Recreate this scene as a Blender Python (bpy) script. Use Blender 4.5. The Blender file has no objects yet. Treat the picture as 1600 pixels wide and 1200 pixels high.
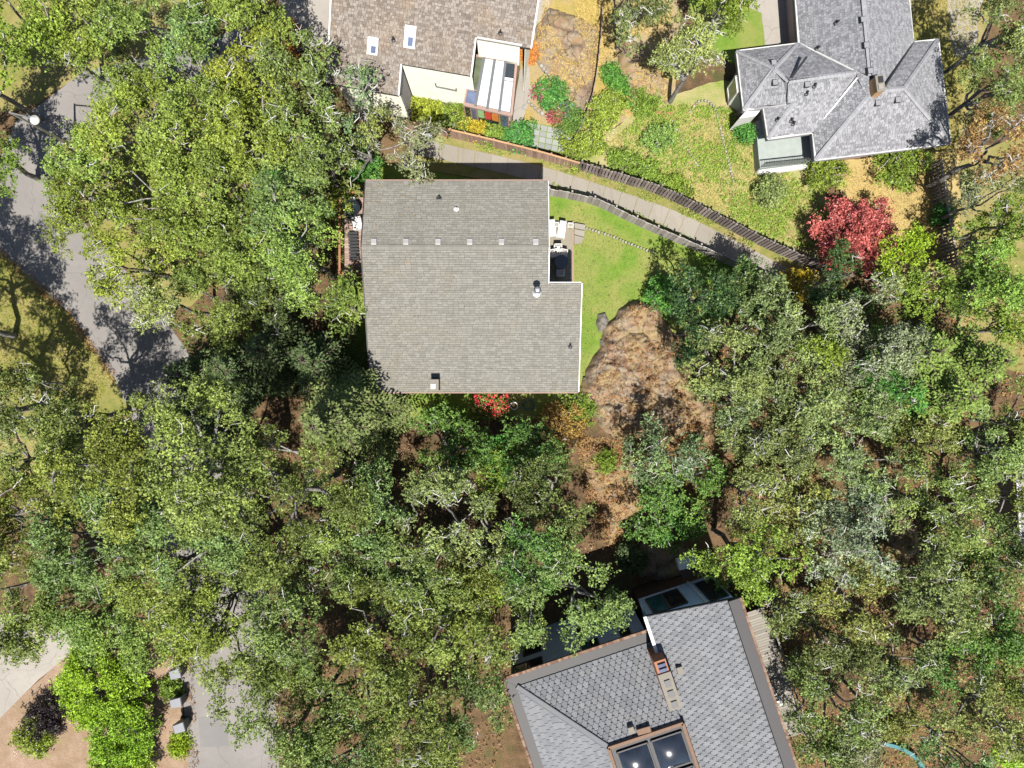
import bpy, bmesh, math, random
import numpy as np
from mathutils import Vector, noise
from mathutils.geometry import tessellate_polygon

random.seed(7); RNG = np.random.default_rng(7)
scene = bpy.context.scene
C = scene.collection
PI = math.pi
R = math.radians

# ---------------------------------------------------------------- camera, sky, sun, exposure
H = 42.67                                   # flying height of the drone above the ground
cam_d = bpy.data.cameras.new('camera'); cam_d.lens = 24.0; cam_d.sensor_width = 36.0
cam_d.clip_start = 0.5; cam_d.clip_end = 2000.0
cam = bpy.data.objects.new('camera', cam_d); C.objects.link(cam)
cam.location = (0, 0, H); cam.rotation_euler = (0, 0, 0)
scene.camera = cam
SUN_EL = 64.0
world = bpy.data.worlds.new('World'); scene.world = world; world.use_nodes = True
wn = world.node_tree; bg = wn.nodes['Background']
sky = wn.nodes.new('ShaderNodeTexSky'); sky.sky_type = 'NISHITA'; sky.sun_disc = False
sky.sun_elevation = R(SUN_EL); sky.sun_rotation = R(180)
wn.links.new(sky.outputs[0], bg.inputs[0]); bg.inputs[1].default_value = 0.06
sun_d = bpy.data.lights.new('sun', 'SUN'); sun_d.energy = 5.0; sun_d.angle = R(0.5); sun_d.color = (1.0, 0.965, 0.91)
sun = bpy.data.objects.new('sun', sun_d); C.objects.link(sun)
sun.location = (0, -30, 60); sun.rotation_euler = (R(90 - SUN_EL), 0, R(1.2))
vs = scene.view_settings; vs.view_transform = 'Standard'; vs.look = 'None'; vs.gamma = 1.0
vs.exposure = 1.16; vs.use_curve_mapping = False
scene.cycles.max_bounces = 6; scene.cycles.transparent_max_bounces = 6

# ---------------------------------------------------------------- helpers
S0 = 0.04                                   # metres on the ground for one photograph pixel
def P(px, py, z=0.0):
    k = S0 * (H - z) / H
    return Vector(((px - 800) * k, (600 - py) * k, z))
def tag(o, label=None, cat=None, group=None, kind=None):
    if label: o['label'] = label
    if cat: o['category'] = cat
    if group: o['group'] = group
    if kind: o['kind'] = kind
    return o
def empty(name, loc, label=None, cat=None, group=None, rz=0.0):
    o = bpy.data.objects.new(name, None); C.objects.link(o)
    o.empty_display_size = 0.2; o.location = loc; o.rotation_euler = (0, 0, rz)
    return tag(o, label, cat, group)
def link(name, me, parent=None):
    o = bpy.data.objects.new(name, me); C.objects.link(o)
    if parent is not None:
        o.parent = parent
    return o
def np_mesh(name, co, faces, material, tone=None):
    """co (n,3); faces (m,k) constant-size polygons"""
    co = np.asarray(co, dtype=np.float32); faces = np.asarray(faces, dtype=np.int32)
    me = bpy.data.meshes.new(name)
    me.vertices.add(len(co)); me.vertices.foreach_set('co', co.ravel())
    m, k = faces.shape
    me.loops.add(m * k); me.loops.foreach_set('vertex_index', faces.ravel())
    me.polygons.add(m); me.polygons.foreach_set('loop_start', np.arange(0, m * k, k, dtype=np.int32))
    if tone is not None:
        a = me.attributes.new('tone', 'FLOAT', 'POINT'); a.data.foreach_set('value', np.asarray(tone, dtype=np.float32))
    me.update(calc_edges=True)
    if material: me.materials.append(material)
    return me
class MB:
    """collects simple shapes; build() links them as one mesh object"""
    def __init__(s): s.v = []; s.f = []; s.t = []
    def add(s, vs_, fs, tone=0.5):
        n = len(s.v); s.v += [tuple(v) for v in vs_]; s.f += [[i + n for i in f] for f in fs]
        s.t += [tone] * len(vs_)
        return s
    def box(s, c, size, rz=0.0, tone=0.5, ax=None):
        x, y, z = [d / 2 for d in size]; c = Vector(c)
        if ax is None:
            cr, sr = math.cos(rz), math.sin(rz)
            ex, ey, ez = Vector((cr, sr, 0)), Vector((-sr, cr, 0)), Vector((0, 0, 1))
        else: ex, ey, ez = ax
        vs_ = [c + ex * a * x + ey * b * y + ez * d * z for d in (-1, 1) for a, b in ((-1, -1), (1, -1), (1, 1), (-1, 1))]
        return s.add(vs_, [[3, 2, 1, 0], [4, 5, 6, 7], [0, 1, 5, 4], [1, 2, 6, 5], [2, 3, 7, 6], [3, 0, 4, 7]], tone)
    def bar(s, a, b, w, h, tone=0.5, up=Vector((0, 0, 1))):
        a = Vector(a); b = Vector(b); d = b - a; L = d.length
        if L < 1e-6: return s
        ex = d / L; ey = up.cross(ex)
        if ey.length < 1e-4: ey = Vector((0, 1, 0)).cross(ex)
        ey.normalize(); ez = ex.cross(ey)
        return s.box((a + b) / 2, (L, w, h), tone=tone, ax=(ex, ey, ez))
    def prism(s, pts, z0, z1, tone=0.5):
        """vertical prism over xy polygon; z1 number or list"""
        n = len(pts)
        zz0 = z0 if isinstance(z0, (list, tuple)) else [z0] * n
        zz1 = z1 if isinstance(z1, (list, tuple)) else [z1] * n
        area = sum(pts[i][0] * pts[(i + 1) % n][1] - pts[(i + 1) % n][0] * pts[i][1] for i in range(n))
        idx = list(range(n)) if area > 0 else list(range(n))[::-1]
        b = [(pts[i][0], pts[i][1], zz0[i]) for i in idx]; t = [(pts[i][0], pts[i][1], zz1[i]) for i in idx]
        fs = [list(range(n))[::-1], list(range(n, 2 * n))] + [[i, (i + 1) % n, n + (i + 1) % n, n + i] for i in range(n)]
        return s.add(b + t, fs, tone)
    def tube(s, pts, rad, n=6, tone=0.5, cap=True):
        pts = [Vector(p) for p in pts]; rad = rad if isinstance(rad, (list, tuple)) else [rad] * len(pts)
        vs_ = []
        for i, p in enumerate(pts):
            d = (pts[min(i + 1, len(pts) - 1)] - pts[max(i - 1, 0)]).normalized()
            a = d.orthogonal().normalized() if i == 0 else (a - d * a.dot(d)).normalized()
            b = d.cross(a)
            vs_ += [p + (a * math.cos(2 * PI * k / n) + b * math.sin(2 * PI * k / n)) * rad[i] for k in range(n)]
        fs = [[i * n + k, i * n + (k + 1) % n, (i + 1) * n + (k + 1) % n, (i + 1) * n + k] for i in range(len(pts) - 1) for k in range(n)]
        if cap: fs += [list(range(n))[::-1], [(len(pts) - 1) * n + k for k in range(n)]]
        return s.add(vs_, fs, tone)
    def lathe(s, c, prof, n=14, tone=0.5):
        c = Vector(c); vs_ = []; m = len(prof)
        for r, z in prof: vs_ += [c + Vector((r * math.cos(2 * PI * k / n), r * math.sin(2 * PI * k / n), z)) for k in range(n)]
        fs = [[i * n + k, i * n + (k + 1) % n, (i + 1) * n + (k + 1) % n, (i + 1) * n + k] for i in range(m - 1) for k in range(n)]
        fs += [list(range(n))[::-1], [(m - 1) * n + k for k in range(n)]]
        return s.add(vs_, fs, tone)
    def build(s, name, material, parent=None, smooth=False):
        me = bpy.data.meshes.new(name); me.from_pydata(s.v, [], s.f)
        a = me.attributes.new('tone', 'FLOAT', 'POINT'); a.data.foreach_set('value', s.t)
        if material: me.materials.append(material)
        if smooth: me.polygons.foreach_set('use_smooth', [True] * len(me.polygons))
        me.update()
        return link(name, me, parent)

# ---------------------------------------------------------------- materials
class NT:
    def __init__(s, name):
        s.m = bpy.data.materials.new(name); s.m.use_nodes = True; s.t = s.m.node_tree
        s.out = s.t.nodes['Material Output']; s.p = s.t.nodes['Principled BSDF']
        s.pos = None
    def n(s, typ, **kw):
        nd = s.t.nodes.new('ShaderNode' + typ)
        for k, v in kw.items(): setattr(nd, k, v)
        return nd
    def l(s, a, b): s.t.links.new(a, b)
    def coord(s):
        if s.pos is None: s.pos = s.n('NewGeometry').outputs['Position']
        return s.pos
    def noise(s, scale, detail=4, rough=0.6, dist=0.0, vec=None):
        nd = s.n('TexNoise'); nd.inputs['Scale'].default_value = scale; nd.inputs['Detail'].default_value = detail
        nd.inputs['Roughness'].default_value = rough; nd.inputs['Distortion'].default_value = dist
        s.l(vec or s.coord(), nd.inputs['Vector']); return nd.outputs['Fac']
    def vor(s, scale, feature='F1', out='Distance'):
        nd = s.n('TexVoronoi'); nd.feature = feature; nd.inputs['Scale'].default_value = scale
        s.l(s.coord(), nd.inputs['Vector']); return nd.outputs[out]
    def ramp(s, fac, stops, interp='LINEAR'):
        nd = s.n('ValToRGB'); e = nd.color_ramp.elements; nd.color_ramp.interpolation = interp
        while len(e) < len(stops): e.new(0.5)
        for i, (p, c) in enumerate(stops):
            e[i].position = p; e[i].color = (c, c, c, 1) if isinstance(c, (int, float)) else (c[0], c[1], c[2], 1)
        s.l(fac, nd.inputs[0]); return nd.outputs[0]
    def mix(s, fac, a, b, mode='MIX'):
        nd = s.n('Mix', data_type='RGBA', blend_type=mode)
        for sock, v in ((nd.inputs[0], fac), (nd.inputs[6], a), (nd.inputs[7], b)):
            if isinstance(v, (int, float)): sock.default_value = v
            elif isinstance(v, (tuple, list)): sock.default_value = (v[0], v[1], v[2], 1)
            else: s.l(v, sock)
        return nd.outputs[2]
    def attr(s, name='tone'):
        nd = s.n('Attribute'); nd.attribute_name = name; return nd.outputs['Fac']
    def bump(s, h, strength=0.4, dist=0.03):
        nd = s.n('Bump'); nd.inputs['Strength'].default_value = strength; nd.inputs['Distance'].default_value = dist
        s.l(h, nd.inputs['Height']); s.l(nd.outputs[0], s.p.inputs['Normal'])
    def done(s, col, rough=0.8, spec=0.3, metal=0.0, g=0.76):
        if isinstance(col, (tuple, list)): col = sc(col, g)
        elif g != 1: col = s.mix(1.0, col, (g, g, g), 'MULTIPLY')
        if isinstance(col, (tuple, list)): s.p.inputs['Base Color'].default_value = (*col[:3], 1)
        else: s.l(col, s.p.inputs['Base Color'])
        if isinstance(rough, (int, float)): s.p.inputs['Roughness'].default_value = rough
        else: s.l(rough, s.p.inputs['Roughness'])
        s.p.inputs['Specular IOR Level'].default_value = spec; s.p.inputs['Metallic'].default_value = metal
        return s.m
def sc(c, k): return tuple(min(1, x * k) for x in c)

def paint(name, c, rough=0.55, spec=0.4, metal=0.0, wear=0.18):
    n = NT(name)
    f = n.noise(2.3, 6, 0.7); g = n.noise(38, 3, 0.6)
    col = n.mix(n.ramp(f, [(0.3, 0), (0.75, 1)]), sc(c, 1 - wear), sc(c, 1 + wear * 0.5))
    col = n.mix(n.ramp(g, [(0.45, 0), (0.8, 1)]), col, sc(c, 1 - wear * 1.3))
    n.bump(g, 0.15, 0.01); return n.done(col, rough, spec, metal)
def toned(name, lo, hi, rough=0.85, grain=25, wear=0.35, spec=0.2, stain=None):
    """colour by each piece's own tone, with fine grain and blotches"""
    n = NT(name)
    col = n.mix(n.attr(), lo, hi)
    g = n.noise(grain, 5, 0.7)
    col = n.mix(n.ramp(g, [(0.3, 0), (0.7, 1)]), n.mix(1.0, col, (1 - wear,) * 3, 'MULTIPLY'), col)
    b = n.noise(0.55, 5, 0.65, 0.4)
    if stain:
        col = n.mix(n.ramp(b, [(0.5, 0), (0.72, 0.55)]), col, stain)
        mp_ = n.n('Mapping'); mp_.inputs['Scale'].default_value = (2.2, 0.22, 0.22); n.l(n.coord(), mp_.inputs[0])
        st_ = n.noise(1.3, 5, 0.7, 0.2, mp_.outputs[0]); col = n.mix(n.ramp(st_, [(0.52, 0), (0.75, 0.4)]), col, sc(stain, 0.72))
    n.bump(g, 0.35, 0.012); return n.done(col, rough, spec)
def leafmat(name, trans=0.3, rough=0.45, hue=(0.25, 0.29, 0.05), spec=0.2):
    """leaf colour comes from the plant's own object colour, each leaf a bit different"""
    n = NT(name)
    oi = n.n('ObjectInfo'); t = n.attr()
    v = n.ramp(t, [(0, 0.42), (0.5, 0.95), (1, 1.55)])
    col = n.mix(1.0, oi.outputs['Color'], v, 'MULTIPLY')
    col = n.mix(n.ramp(t, [(0.8, 0), (1, 0.4)]), col, hue)
    big = n.noise(0.45, 2, 0.5)
    col = n.mix(n.ramp(big, [(0.35, 0.0), (0.7, 0.28)]), col, n.mix(1.0, col, (1.18, 1.07, 0.8), 'MULTIPLY'))
    m = n.done(col, rough, spec, g=1)
    tr = n.n('BsdfTranslucent'); n.l(n.mix(1.0, col, (1.15, 1.3, 0.5), 'MULTIPLY'), tr.inputs[0])
    ms = n.n('MixShader'); ms.inputs[0].default_value = trans
    n.l(n.p.outputs[0], ms.inputs[1]); n.l(tr.outputs[0], ms.inputs[2]); n.l(ms.outputs[0], n.out.inputs[0])
    return m
M = {}
M['leaf'] = leafmat('leaf', 0.16); M['needle'] = leafmat('needle', 0.18, 0.6, (0.15, 0.17, 0.05))
M['blade'] = leafmat('blade', 0.3, 0.65, (0.34, 0.26, 0.09))
M['redleaf'] = leafmat('redleaf', 0.22, 0.4, (0.42, 0.16, 0.15), 0.5)
M['petal'] = leafmat('petal', 0.2, 0.6, (0.8, 0.7, 0.6))
def bark(name, lo, hi):
    n = NT(name); f = n.noise(7, 5, 0.7); g = n.noise(1.1, 3, 0.6)
    col = n.mix(n.ramp(f, [(0.35, 0), (0.65, 1)]), lo, hi)
    col = n.mix(n.ramp(g, [(0.5, 0), (0.7, 0.6)]), col, sc(hi, 1.25)); n.bump(f, 0.6, 0.03)
    return n.done(col, 0.9, 0.15)
M['bark'] = bark('grey_bark', (0.10, 0.09, 0.08), (0.30, 0.285, 0.26))
M['twig'] = bark('lichen_twig', (0.28, 0.27, 0.245), (0.52, 0.51, 0.475))
M['firbark'] = bark('fir_bark', (0.06, 0.045, 0.035), (0.17, 0.13, 0.10))

def ground_mat():
    n = NT('leaf_litter_ground')
    a = n.noise(0.22, 6, 0.6, 0.6); b = n.noise(1.6, 6, 0.7); c = n.noise(14, 4, 0.7)
    col = n.mix(n.ramp(a, [(0.38, 0), (0.62, 1)]), (0.075, 0.048, 0.028), (0.17, 0.115, 0.05))
    col = n.mix(n.ramp(b, [(0.42, 0), (0.62, 1)]), col, (0.20, 0.122, 0.064))
    col = n.mix(n.ramp(n.noise(0.5, 5, 0.6, 0.3), [(0.55, 0), (0.68, 0.7)]), col, (0.075, 0.10, 0.028))
    col = n.mix(n.ramp(c, [(0.3, 0.75), (0.62, 0)]), col, (0.05, 0.036, 0.024))
    n.bump(c, 0.9, 0.06); return n.done(col, 0.95, 0.1)
def grass_mat(name, g1, g2, dry, dryamt=0.5, fine=30):
    n = NT(name)
    a = n.noise(0.33, 5, 0.6, 0.5); b = n.noise(2.2, 5, 0.65); c = n.noise(fine, 4, 0.75)
    col = n.mix(n.ramp(b, [(0.35, 0), (0.68, 1)]), g1, g2)
    col = n.mix(n.ramp(a, [(0.40, 0), (0.62, dryamt)]), col, dry)
    col = n.mix(n.ramp(c, [(0.3, 0.55), (0.6, 0)]), col, sc(g1, 0.45))
    n.bump(c, 0.8, 0.03); return n.done(col, 0.9, 0.12)
def asphalt_mat(name, c, crack=True, stain=0.6):
    n = NT(name)
    a = n.noise(0.3, 5, 0.6, 0.4); b = n.noise(60, 3, 0.8); d = n.noise(2.5, 6, 0.75)
    col = n.mix(n.ramp(a, [(0.35, 0), (0.7, 1)]), sc(c, 0.86), sc(c, 1.1))
    col = n.mix(n.ramp(d, [(0.5, 0), (0.75, stain)]), col, sc(c, 0.72))
    col = n.mix(n.ramp(b, [(0.3, 0.5), (0.7, 0)]), col, sc(c, 0.6))
    if crack:
        w = n.n('VectorMath', operation='ADD'); nz = n.n('TexNoise'); nz.inputs['Scale'].default_value = 0.8
        n.l(n.coord(), nz.inputs['Vector']); n.l(n.coord(), w.inputs[0]); n.l(nz.outputs['Color'], w.inputs[1])
        v = n.n('TexVoronoi'); v.feature = 'DISTANCE_TO_EDGE'; v.inputs['Scale'].default_value = 0.28; n.l(w.outputs[0], v.inputs['Vector'])
        col = n.mix(n.ramp(v.outputs[0], [(0.0, 0.5), (0.008, 0)]), col, sc(c, 0.4))
    n.bump(b, 0.5, 0.01); return n.done(col, 0.9, 0.2)
def rock_mat():
    n = NT('mossy_bedrock')
    a = n.noise(0.8, 8, 0.65, 0.8); b = n.noise(5, 6, 0.7); c = n.noise(24, 4, 0.7); d = n.noise(1.7, 6, 0.7, 0.5)
    col = n.mix(n.ramp(b, [(0.35, 0), (0.65, 1)]), (0.18, 0.14, 0.105), (0.40, 0.33, 0.25))
    col = n.mix(n.ramp(a, [(0.42, 0), (0.58, 0.75)]), col, (0.37, 0.265, 0.105))
    col = n.mix(n.ramp(d, [(0.47, 0), (0.60, 0.85)]), col, (0.31, 0.185, 0.115))
    col = n.mix(n.ramp(d, [(0.30, 0.7), (0.38, 0)]), col, (0.42, 0.37, 0.27))
    col = n.mix(n.ramp(c, [(0.3, 0.6), (0.6, 0)]), col, (0.07, 0.055, 0.04))
    w = n.n('VectorMath', operation='ADD'); nz = n.n('TexNoise'); nz.inputs['Scale'].default_value = 1.1; nz.inputs['Detail'].default_value = 5
    n.l(n.coord(), nz.inputs['Vector']); n.l(n.coord(), w.inputs[0]); n.l(nz.outputs['Color'], w.inputs[1])
    v = n.n('TexVoronoi'); v.feature = 'DISTANCE_TO_EDGE'; v.inputs['Scale'].default_value = 0.85; n.l(w.outputs[0], v.inputs['Vector'])
    col = n.mix(n.ramp(v.outputs[0], [(0.0, 0.85), (0.03, 0)]), col, (0.045, 0.035, 0.028))
    n.bump(c, 0.9, 0.05); return n.done(col, 0.92, 0.15)
M['ground'] = ground_mat()
M['lawn'] = grass_mat('lawn_grass', (0.115, 0.205, 0.024), (0.175, 0.26, 0.040), (0.29, 0.26, 0.09), 0.8)
M['rough'] = grass_mat('rough_grass', (0.17, 0.24, 0.045), (0.31, 0.31, 0.10), (0.42, 0.33, 0.18), 0.9, 16)
M['drylawn'] = grass_mat('dry_lawn', (0.40, 0.30, 0.12), (0.48, 0.36, 0.16), (0.34, 0.27, 0.10), 0.6, 24)
M['moss'] = grass_mat('golden_moss', (0.29, 0.24, 0.06), (0.42, 0.30, 0.10), (0.33, 0.25, 0.17), 0.95, 14)
M['shadegrass'] = grass_mat('verge_grass', (0.15, 0.17, 0.04), (0.27, 0.23, 0.075), (0.33, 0.25, 0.12), 0.7, 18)
M['asphalt'] = asphalt_mat('road_asphalt', (0.235, 0.217, 0.20))
M['asphalt2'] = asphalt_mat('smooth_asphalt', (0.20, 0.19, 0.18), False, 0.25)
M['concrete'] = toned('path_concrete', (0.29, 0.262, 0.215), (0.34, 0.31, 0.258), 0.9, 30, 0.4, 0.2, (0.21, 0.18, 0.14))
M['slab'] = toned('grey_slab', (0.24, 0.25, 0.235), (0.33, 0.335, 0.315), 0.85, 26, 0.3, 0.2)
M['paver'] = toned('aggregate_paving', (0.30, 0.27, 0.20), (0.42, 0.38, 0.29), 0.85, 22, 0.45, 0.2)
M['stone'] = toned('edging_stone', (0.22, 0.20, 0.17), (0.42, 0.39, 0.34), 0.85, 14, 0.45, 0.2)
M['rock'] = rock_mat()
M['drive'] = asphalt_mat('concrete_drive', (0.34, 0.31, 0.27), True, 0.7)
M['dirt'] = grass_mat('bare_soil', (0.27, 0.18, 0.12), (0.36, 0.26, 0.19), (0.20, 0.14, 0.07), 0.6, 12)
M['taupe'] = toned('taupe_asphalt_shingle', (0.195, 0.187, 0.160), (0.262, 0.250, 0.217), 0.92, 34, 0.3, 0.12, (0.20, 0.18, 0.14))
M['shake'] = toned('brown_cedar_shake', (0.175, 0.142, 0.116), (0.325, 0.285, 0.245), 0.9, 22, 0.35, 0.15, (0.27, 0.19, 0.12))
M['slate'] = toned('grey_blended_shingle', (0.18, 0.18, 0.192), (0.33, 0.33, 0.345), 0.85, 30, 0.3, 0.2)
M['lock'] = toned('grey_lock_shingle', (0.135, 0.14, 0.15), (0.205, 0.21, 0.222), 0.8, 30, 0.22, 0.25, (0.175, 0.168, 0.162))
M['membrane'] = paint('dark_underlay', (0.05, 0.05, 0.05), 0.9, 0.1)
M['underslate'] = paint('grey_underlay', (0.045, 0.046, 0.05), 0.9, 0.1)
M['white'] = paint('white_paint', (0.62, 0.61, 0.585), 0.45)
M['cream'] = paint('cream_siding', (0.86, 0.83, 0.69), 0.6)
M['brownpaint'] = paint('brown_flashing', (0.024, 0.021, 0.021), 0.6)
M['rust'] = toned('leaf_filled_gutter', (0.16, 0.085, 0.055), (0.33, 0.22, 0.15), 0.85, 30, 0.5)
M['skylit_bluewall'] = paint('skylit_blue_grey_siding', (0.40, 0.53, 0.72), 0.6)  # blue-grey boards; blue skylight on the shaded walls is mixed into the colour
M['brownwall'] = paint('dark_brown_siding', (0.10, 0.055, 0.036), 0.7)
M['greywall'] = paint('grey_siding', (0.33, 0.31, 0.31), 0.7)
M['pinkwall'] = paint('mauve_siding', (0.38, 0.29, 0.28), 0.7)
M['dark'] = paint('black_plastic', (0.025, 0.025, 0.027), 0.5)
M['metal'] = paint('galvanised_metal', (0.55, 0.56, 0.58), 0.35, 0.5, 0.7)
M['bin'] = paint('dark_green_bin_plastic', (0.012, 0.045, 0.035), 0.45)
M['lid'] = paint('grey_bin_lid_plastic', (0.15, 0.155, 0.175), 0.45)
M['wood'] = toned('weathered_fence_board', (0.30, 0.265, 0.24), (0.50, 0.46, 0.42), 0.9, 28, 0.5)
M['darkwood'] = toned('dark_weathered_board', (0.17, 0.14, 0.128), (0.38, 0.32, 0.29), 0.9, 28, 0.5)
M['redwood'] = toned('reddish_fence_board', (0.31, 0.195, 0.145), (0.46, 0.31, 0.235), 0.85, 28, 0.4)
M['cedar'] = toned('orange_cedar', (0.44, 0.26, 0.13), (0.58, 0.36, 0.19), 0.75, 20, 0.35)
M['deck'] = toned('brown_deck_board', (0.30, 0.20, 0.16), (0.42, 0.30, 0.25), 0.8, 24, 0.4)
M['greydeck'] = toned('grey_deck_board', (0.23, 0.21, 0.18), (0.34, 0.31, 0.26), 0.85, 24, 0.4)
M['vinyl'] = paint('grey_green_deck_membrane', (0.30, 0.335, 0.31), 0.7)
M['brick'] = toned('chimney_brick', (0.30, 0.12, 0.07), (0.46, 0.22, 0.13), 0.85, 22, 0.4)
M['mortarcap'] = toned('chimney_cement', (0.20, 0.18, 0.145), (0.30, 0.27, 0.225), 0.85, 20, 0.4)
M['cushion'] = paint('white_cushion', (0.50, 0.465, 0.45), 0.85, 0.1)
M['teal'] = paint('teal_plastic', (0.035, 0.17, 0.18), 0.4)
M['polycarb'] = paint('white_polycarbonate', (0.50, 0.52, 0.54), 0.7, 0.2)
M['alu'] = paint('grey_aluminium_bar', (0.13, 0.135, 0.14), 0.9, 0.05, 0.0)
M['orange'] = paint('orange_panel', (0.65, 0.22, 0.05), 0.4); M['redpanel'] = paint('red_panel', (0.60, 0.06, 0.05), 0.4); M['greenpanel'] = paint('green_panel', (0.30, 0.52, 0.25), 0.4)
def glass_mat(name, c, rough=0.06):
    n = NT(name); f = n.noise(1.2, 3, 0.6)
    return n.done(n.mix(n.ramp(f, [(0.35, 0), (0.7, 1)]), sc(c, 0.5), c), rough, 0.9)
M['glass'] = glass_mat('window_glass', (0.02, 0.028, 0.034)); M['dome'] = glass_mat('skylight_dome', (0.022, 0.028, 0.04), 0.13)
M['tealglass'] = glass_mat('teal_tinted_glass', (0.03, 0.13, 0.15), 0.08); M['greenglass'] = glass_mat('sunroom_side_glass', (0.13, 0.15, 0.09), 0.08)
M['skyglass'] = glass_mat('pale_skylight_glass', (0.62, 0.66, 0.72), 0.2)
M['blueglass'] = glass_mat('sunroom_glass', (0.12, 0.15, 0.24), 0.06)

# ---------------------------------------------------------------- the ground, roads and paths
def wobble(pts, amp, step=0.5, seed=0):
    """subdivide a closed outline and roughen it"""
    out = []
    for i in range(len(pts)):
        a = Vector(pts[i]); b = Vector(pts[(i + 1) % len(pts)]); n = max(1, int((b - a).length / step))
        for k in range(n):
            p = a.lerp(b, k / n)
            q = Vector((noise.noise((p.x * 0.9, p.y * 0.9, seed)), noise.noise((p.x * 0.9 + 31, p.y * 0.9, seed)), 0)) * amp
            q += Vector((noise.noise((p.x * 4, p.y * 4, seed + 5)), noise.noise((p.x * 4 + 9, p.y * 4, seed + 5)), 0)) * amp * 0.5
            out.append((p.x + q.x, p.y + q.y))
    return out
def px_poly(pts): return [tuple(P(x, y))[:2] for x, y in pts]
def sheet(name, pts, z, material, amp=0.12, seed=0, kind='structure'):
    pp = wobble([(x, y, 0) for x, y in px_poly(pts)], amp, 0.4, seed)
    tris = tessellate_polygon([[Vector((x, y, 0)) for x, y in pp]])
    me = bpy.data.meshes.new(name)
    fs = []
    for t in tris:
        a, b, c = (Vector((*pp[i], 0)) for i in t)
        fs.append(t if (b - a).cross(c - a).z > 0 else t[::-1])
    me.from_pydata([(x, y, z) for x, y in pp], [], fs); me.materials.append(material); me.update()
    return tag(link(name, me), kind=kind)
g = MB().add([(-600, -600, 0), (600, -600, 0), (600, 600, 0), (-600, 600, 0)], [[0, 1, 2, 3]]).build('ground', M['ground']); tag(g, kind='structure')
sheet('verge', [(-60, 370), (0, 388), (110, 492), (190, 590), (230, 680), (150, 760), (-60, 760)], 0.004, M['shadegrass'], 0.1, 1)
sheet('verge', [(-60, -60), (330, -60), (330, 60), (215, 95), (130, 115), (60, 160), (20, 175), (-60, 180)], 0.004, M['shadegrass'], 0.15, 2)
sheet('verge', [(165, 175), (300, 135), (420, 100), (470, 200), (420, 320), (300, 480), (240, 470), (70, 262), (60, 235)], 0.004, M['shadegrass'], 0.15, 3)
sheet('lawn', [(858, 303), (930, 316), (985, 342), (1060, 378), (1120, 405), (1240, 452), (1180, 470), (1090, 520), (1000, 520), (950, 520), (925, 590), (925, 640), (870, 655), (760, 655), (540, 660), (520, 300), (560, 255), (600, 255), (858, 300)], 0.006, M['lawn'], 0.04, 4)
sheet('dry_grass_slope', [(905, 250), (960, 200), (1010, 160), (1040, 150), (1120, 130), (1240, 100), (1260, 260), (1300, 320), (1330, 420), (1240, 395), (1080, 315), (985, 275)], 0.005, M['rough'], 0.2, 5)
sheet('golden_grass', [(1290, 255), (1500, 230), (1500, 470), (1420, 470), (1330, 330)], 0.008, M['drylawn'], 0.12, 6)
sheet('yellow_grass', [(1400, -60), (1560, -60), (1530, 120), (1500, 250), (1440, 260), (1440, 100)], 0.007, M['shadegrass'], 0.2, 7)
sheet('green_verge', [(1060, -40), (1200, 0), (1200, 90), (1140, 100), (1090, 60)], 0.006, M['lawn'], 0.2, 8)
sheet('mossy_slope', [(845, -40), (1060, -40), (1060, 120), (1050, 150), (960, 200), (915, 225), (880, 205), (820, 190), (815, 90)], 0.004, M['moss'], 0.2, 9)
sheet('road', [(-80, 258), (0, 250), (25, 190), (60, 165), (130, 112), (215, 92), (330, 60), (520, -10), (520, 55), (440, 95), (330, 130), (180, 175), (75, 240), (70, 262), (150, 372), (240, 470), (300, 560), (380, 720), (420, 900), (440, 1260), (300, 1260), (290, 1140), (282, 1040), (272, 930), (250, 760), (180, 592), (110, 490), (0, 392), (-80, 330)], 0.012, M['asphalt'], 0.04, 10)
sheet('road_patch', [(60, 330), (105, 352), (92, 385), (48, 360)], 0.016, M['asphalt2'], 0.05, 41)
sheet('road_patch', [(310, 1120), (352, 1118), (358, 1165), (314, 1168)], 0.016, M['asphalt2'], 0.04, 42)
sheet('driveway', [(-80, 960), (60, 960), (128, 1006), (60, 1062), (0, 1122), (-80, 1180)], 0.010, M['drive'], 0.03, 11)
sheet('soil_bed', [(-80, 1150), (0, 1118), (128, 1002), (260, 1020), (278, 1060), (292, 1150), (310, 1260), (-80, 1260)], 0.006, M['dirt'], 0.1, 12)
sheet('path_edge', [(640, 190), (700, 198), (860, 250), (985, 284), (1100, 335), (1240, 405), (1330, 440), (1300, 470), (1200, 425), (1100, 385), (985, 335), (930, 312), (858, 296), (640, 262)], 0.008, M['shadegrass'], 0.05, 13)
sheet('courtyard', [(430, -40), (530, -40), (530, 70), (445, 70)], 0.014, M['drive'], 0.05, 14)
sheet('service_yard', [(1165, -40), (1260, -40), (1260, 72), (1196, 74), (1190, 20), (1165, 10)], 0.010, M['drive'], 0.05, 15)
sheet('side_path', [(812, 110), (826, 100), (830, 150), (812, 200), (798, 205)], 0.012, M['drive'], 0.03, 16)
sheet('side_path', [(835, -40), (862, -40), (855, 40), (838, 75), (822, 78)], 0.012, M['drive'], 0.05, 17)
sheet('gravel_patch', [(1478, -40), (1540, -40), (1520, 90), (1490, 90)], 0.011, M['drive'], 0.2, 18)

sheet('verge', [(1480, 240), (1680, 200), (1680, 600), (1500, 560), (1485, 470)], 0.0065, M['shadegrass'], 0.2, 19)

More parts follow.
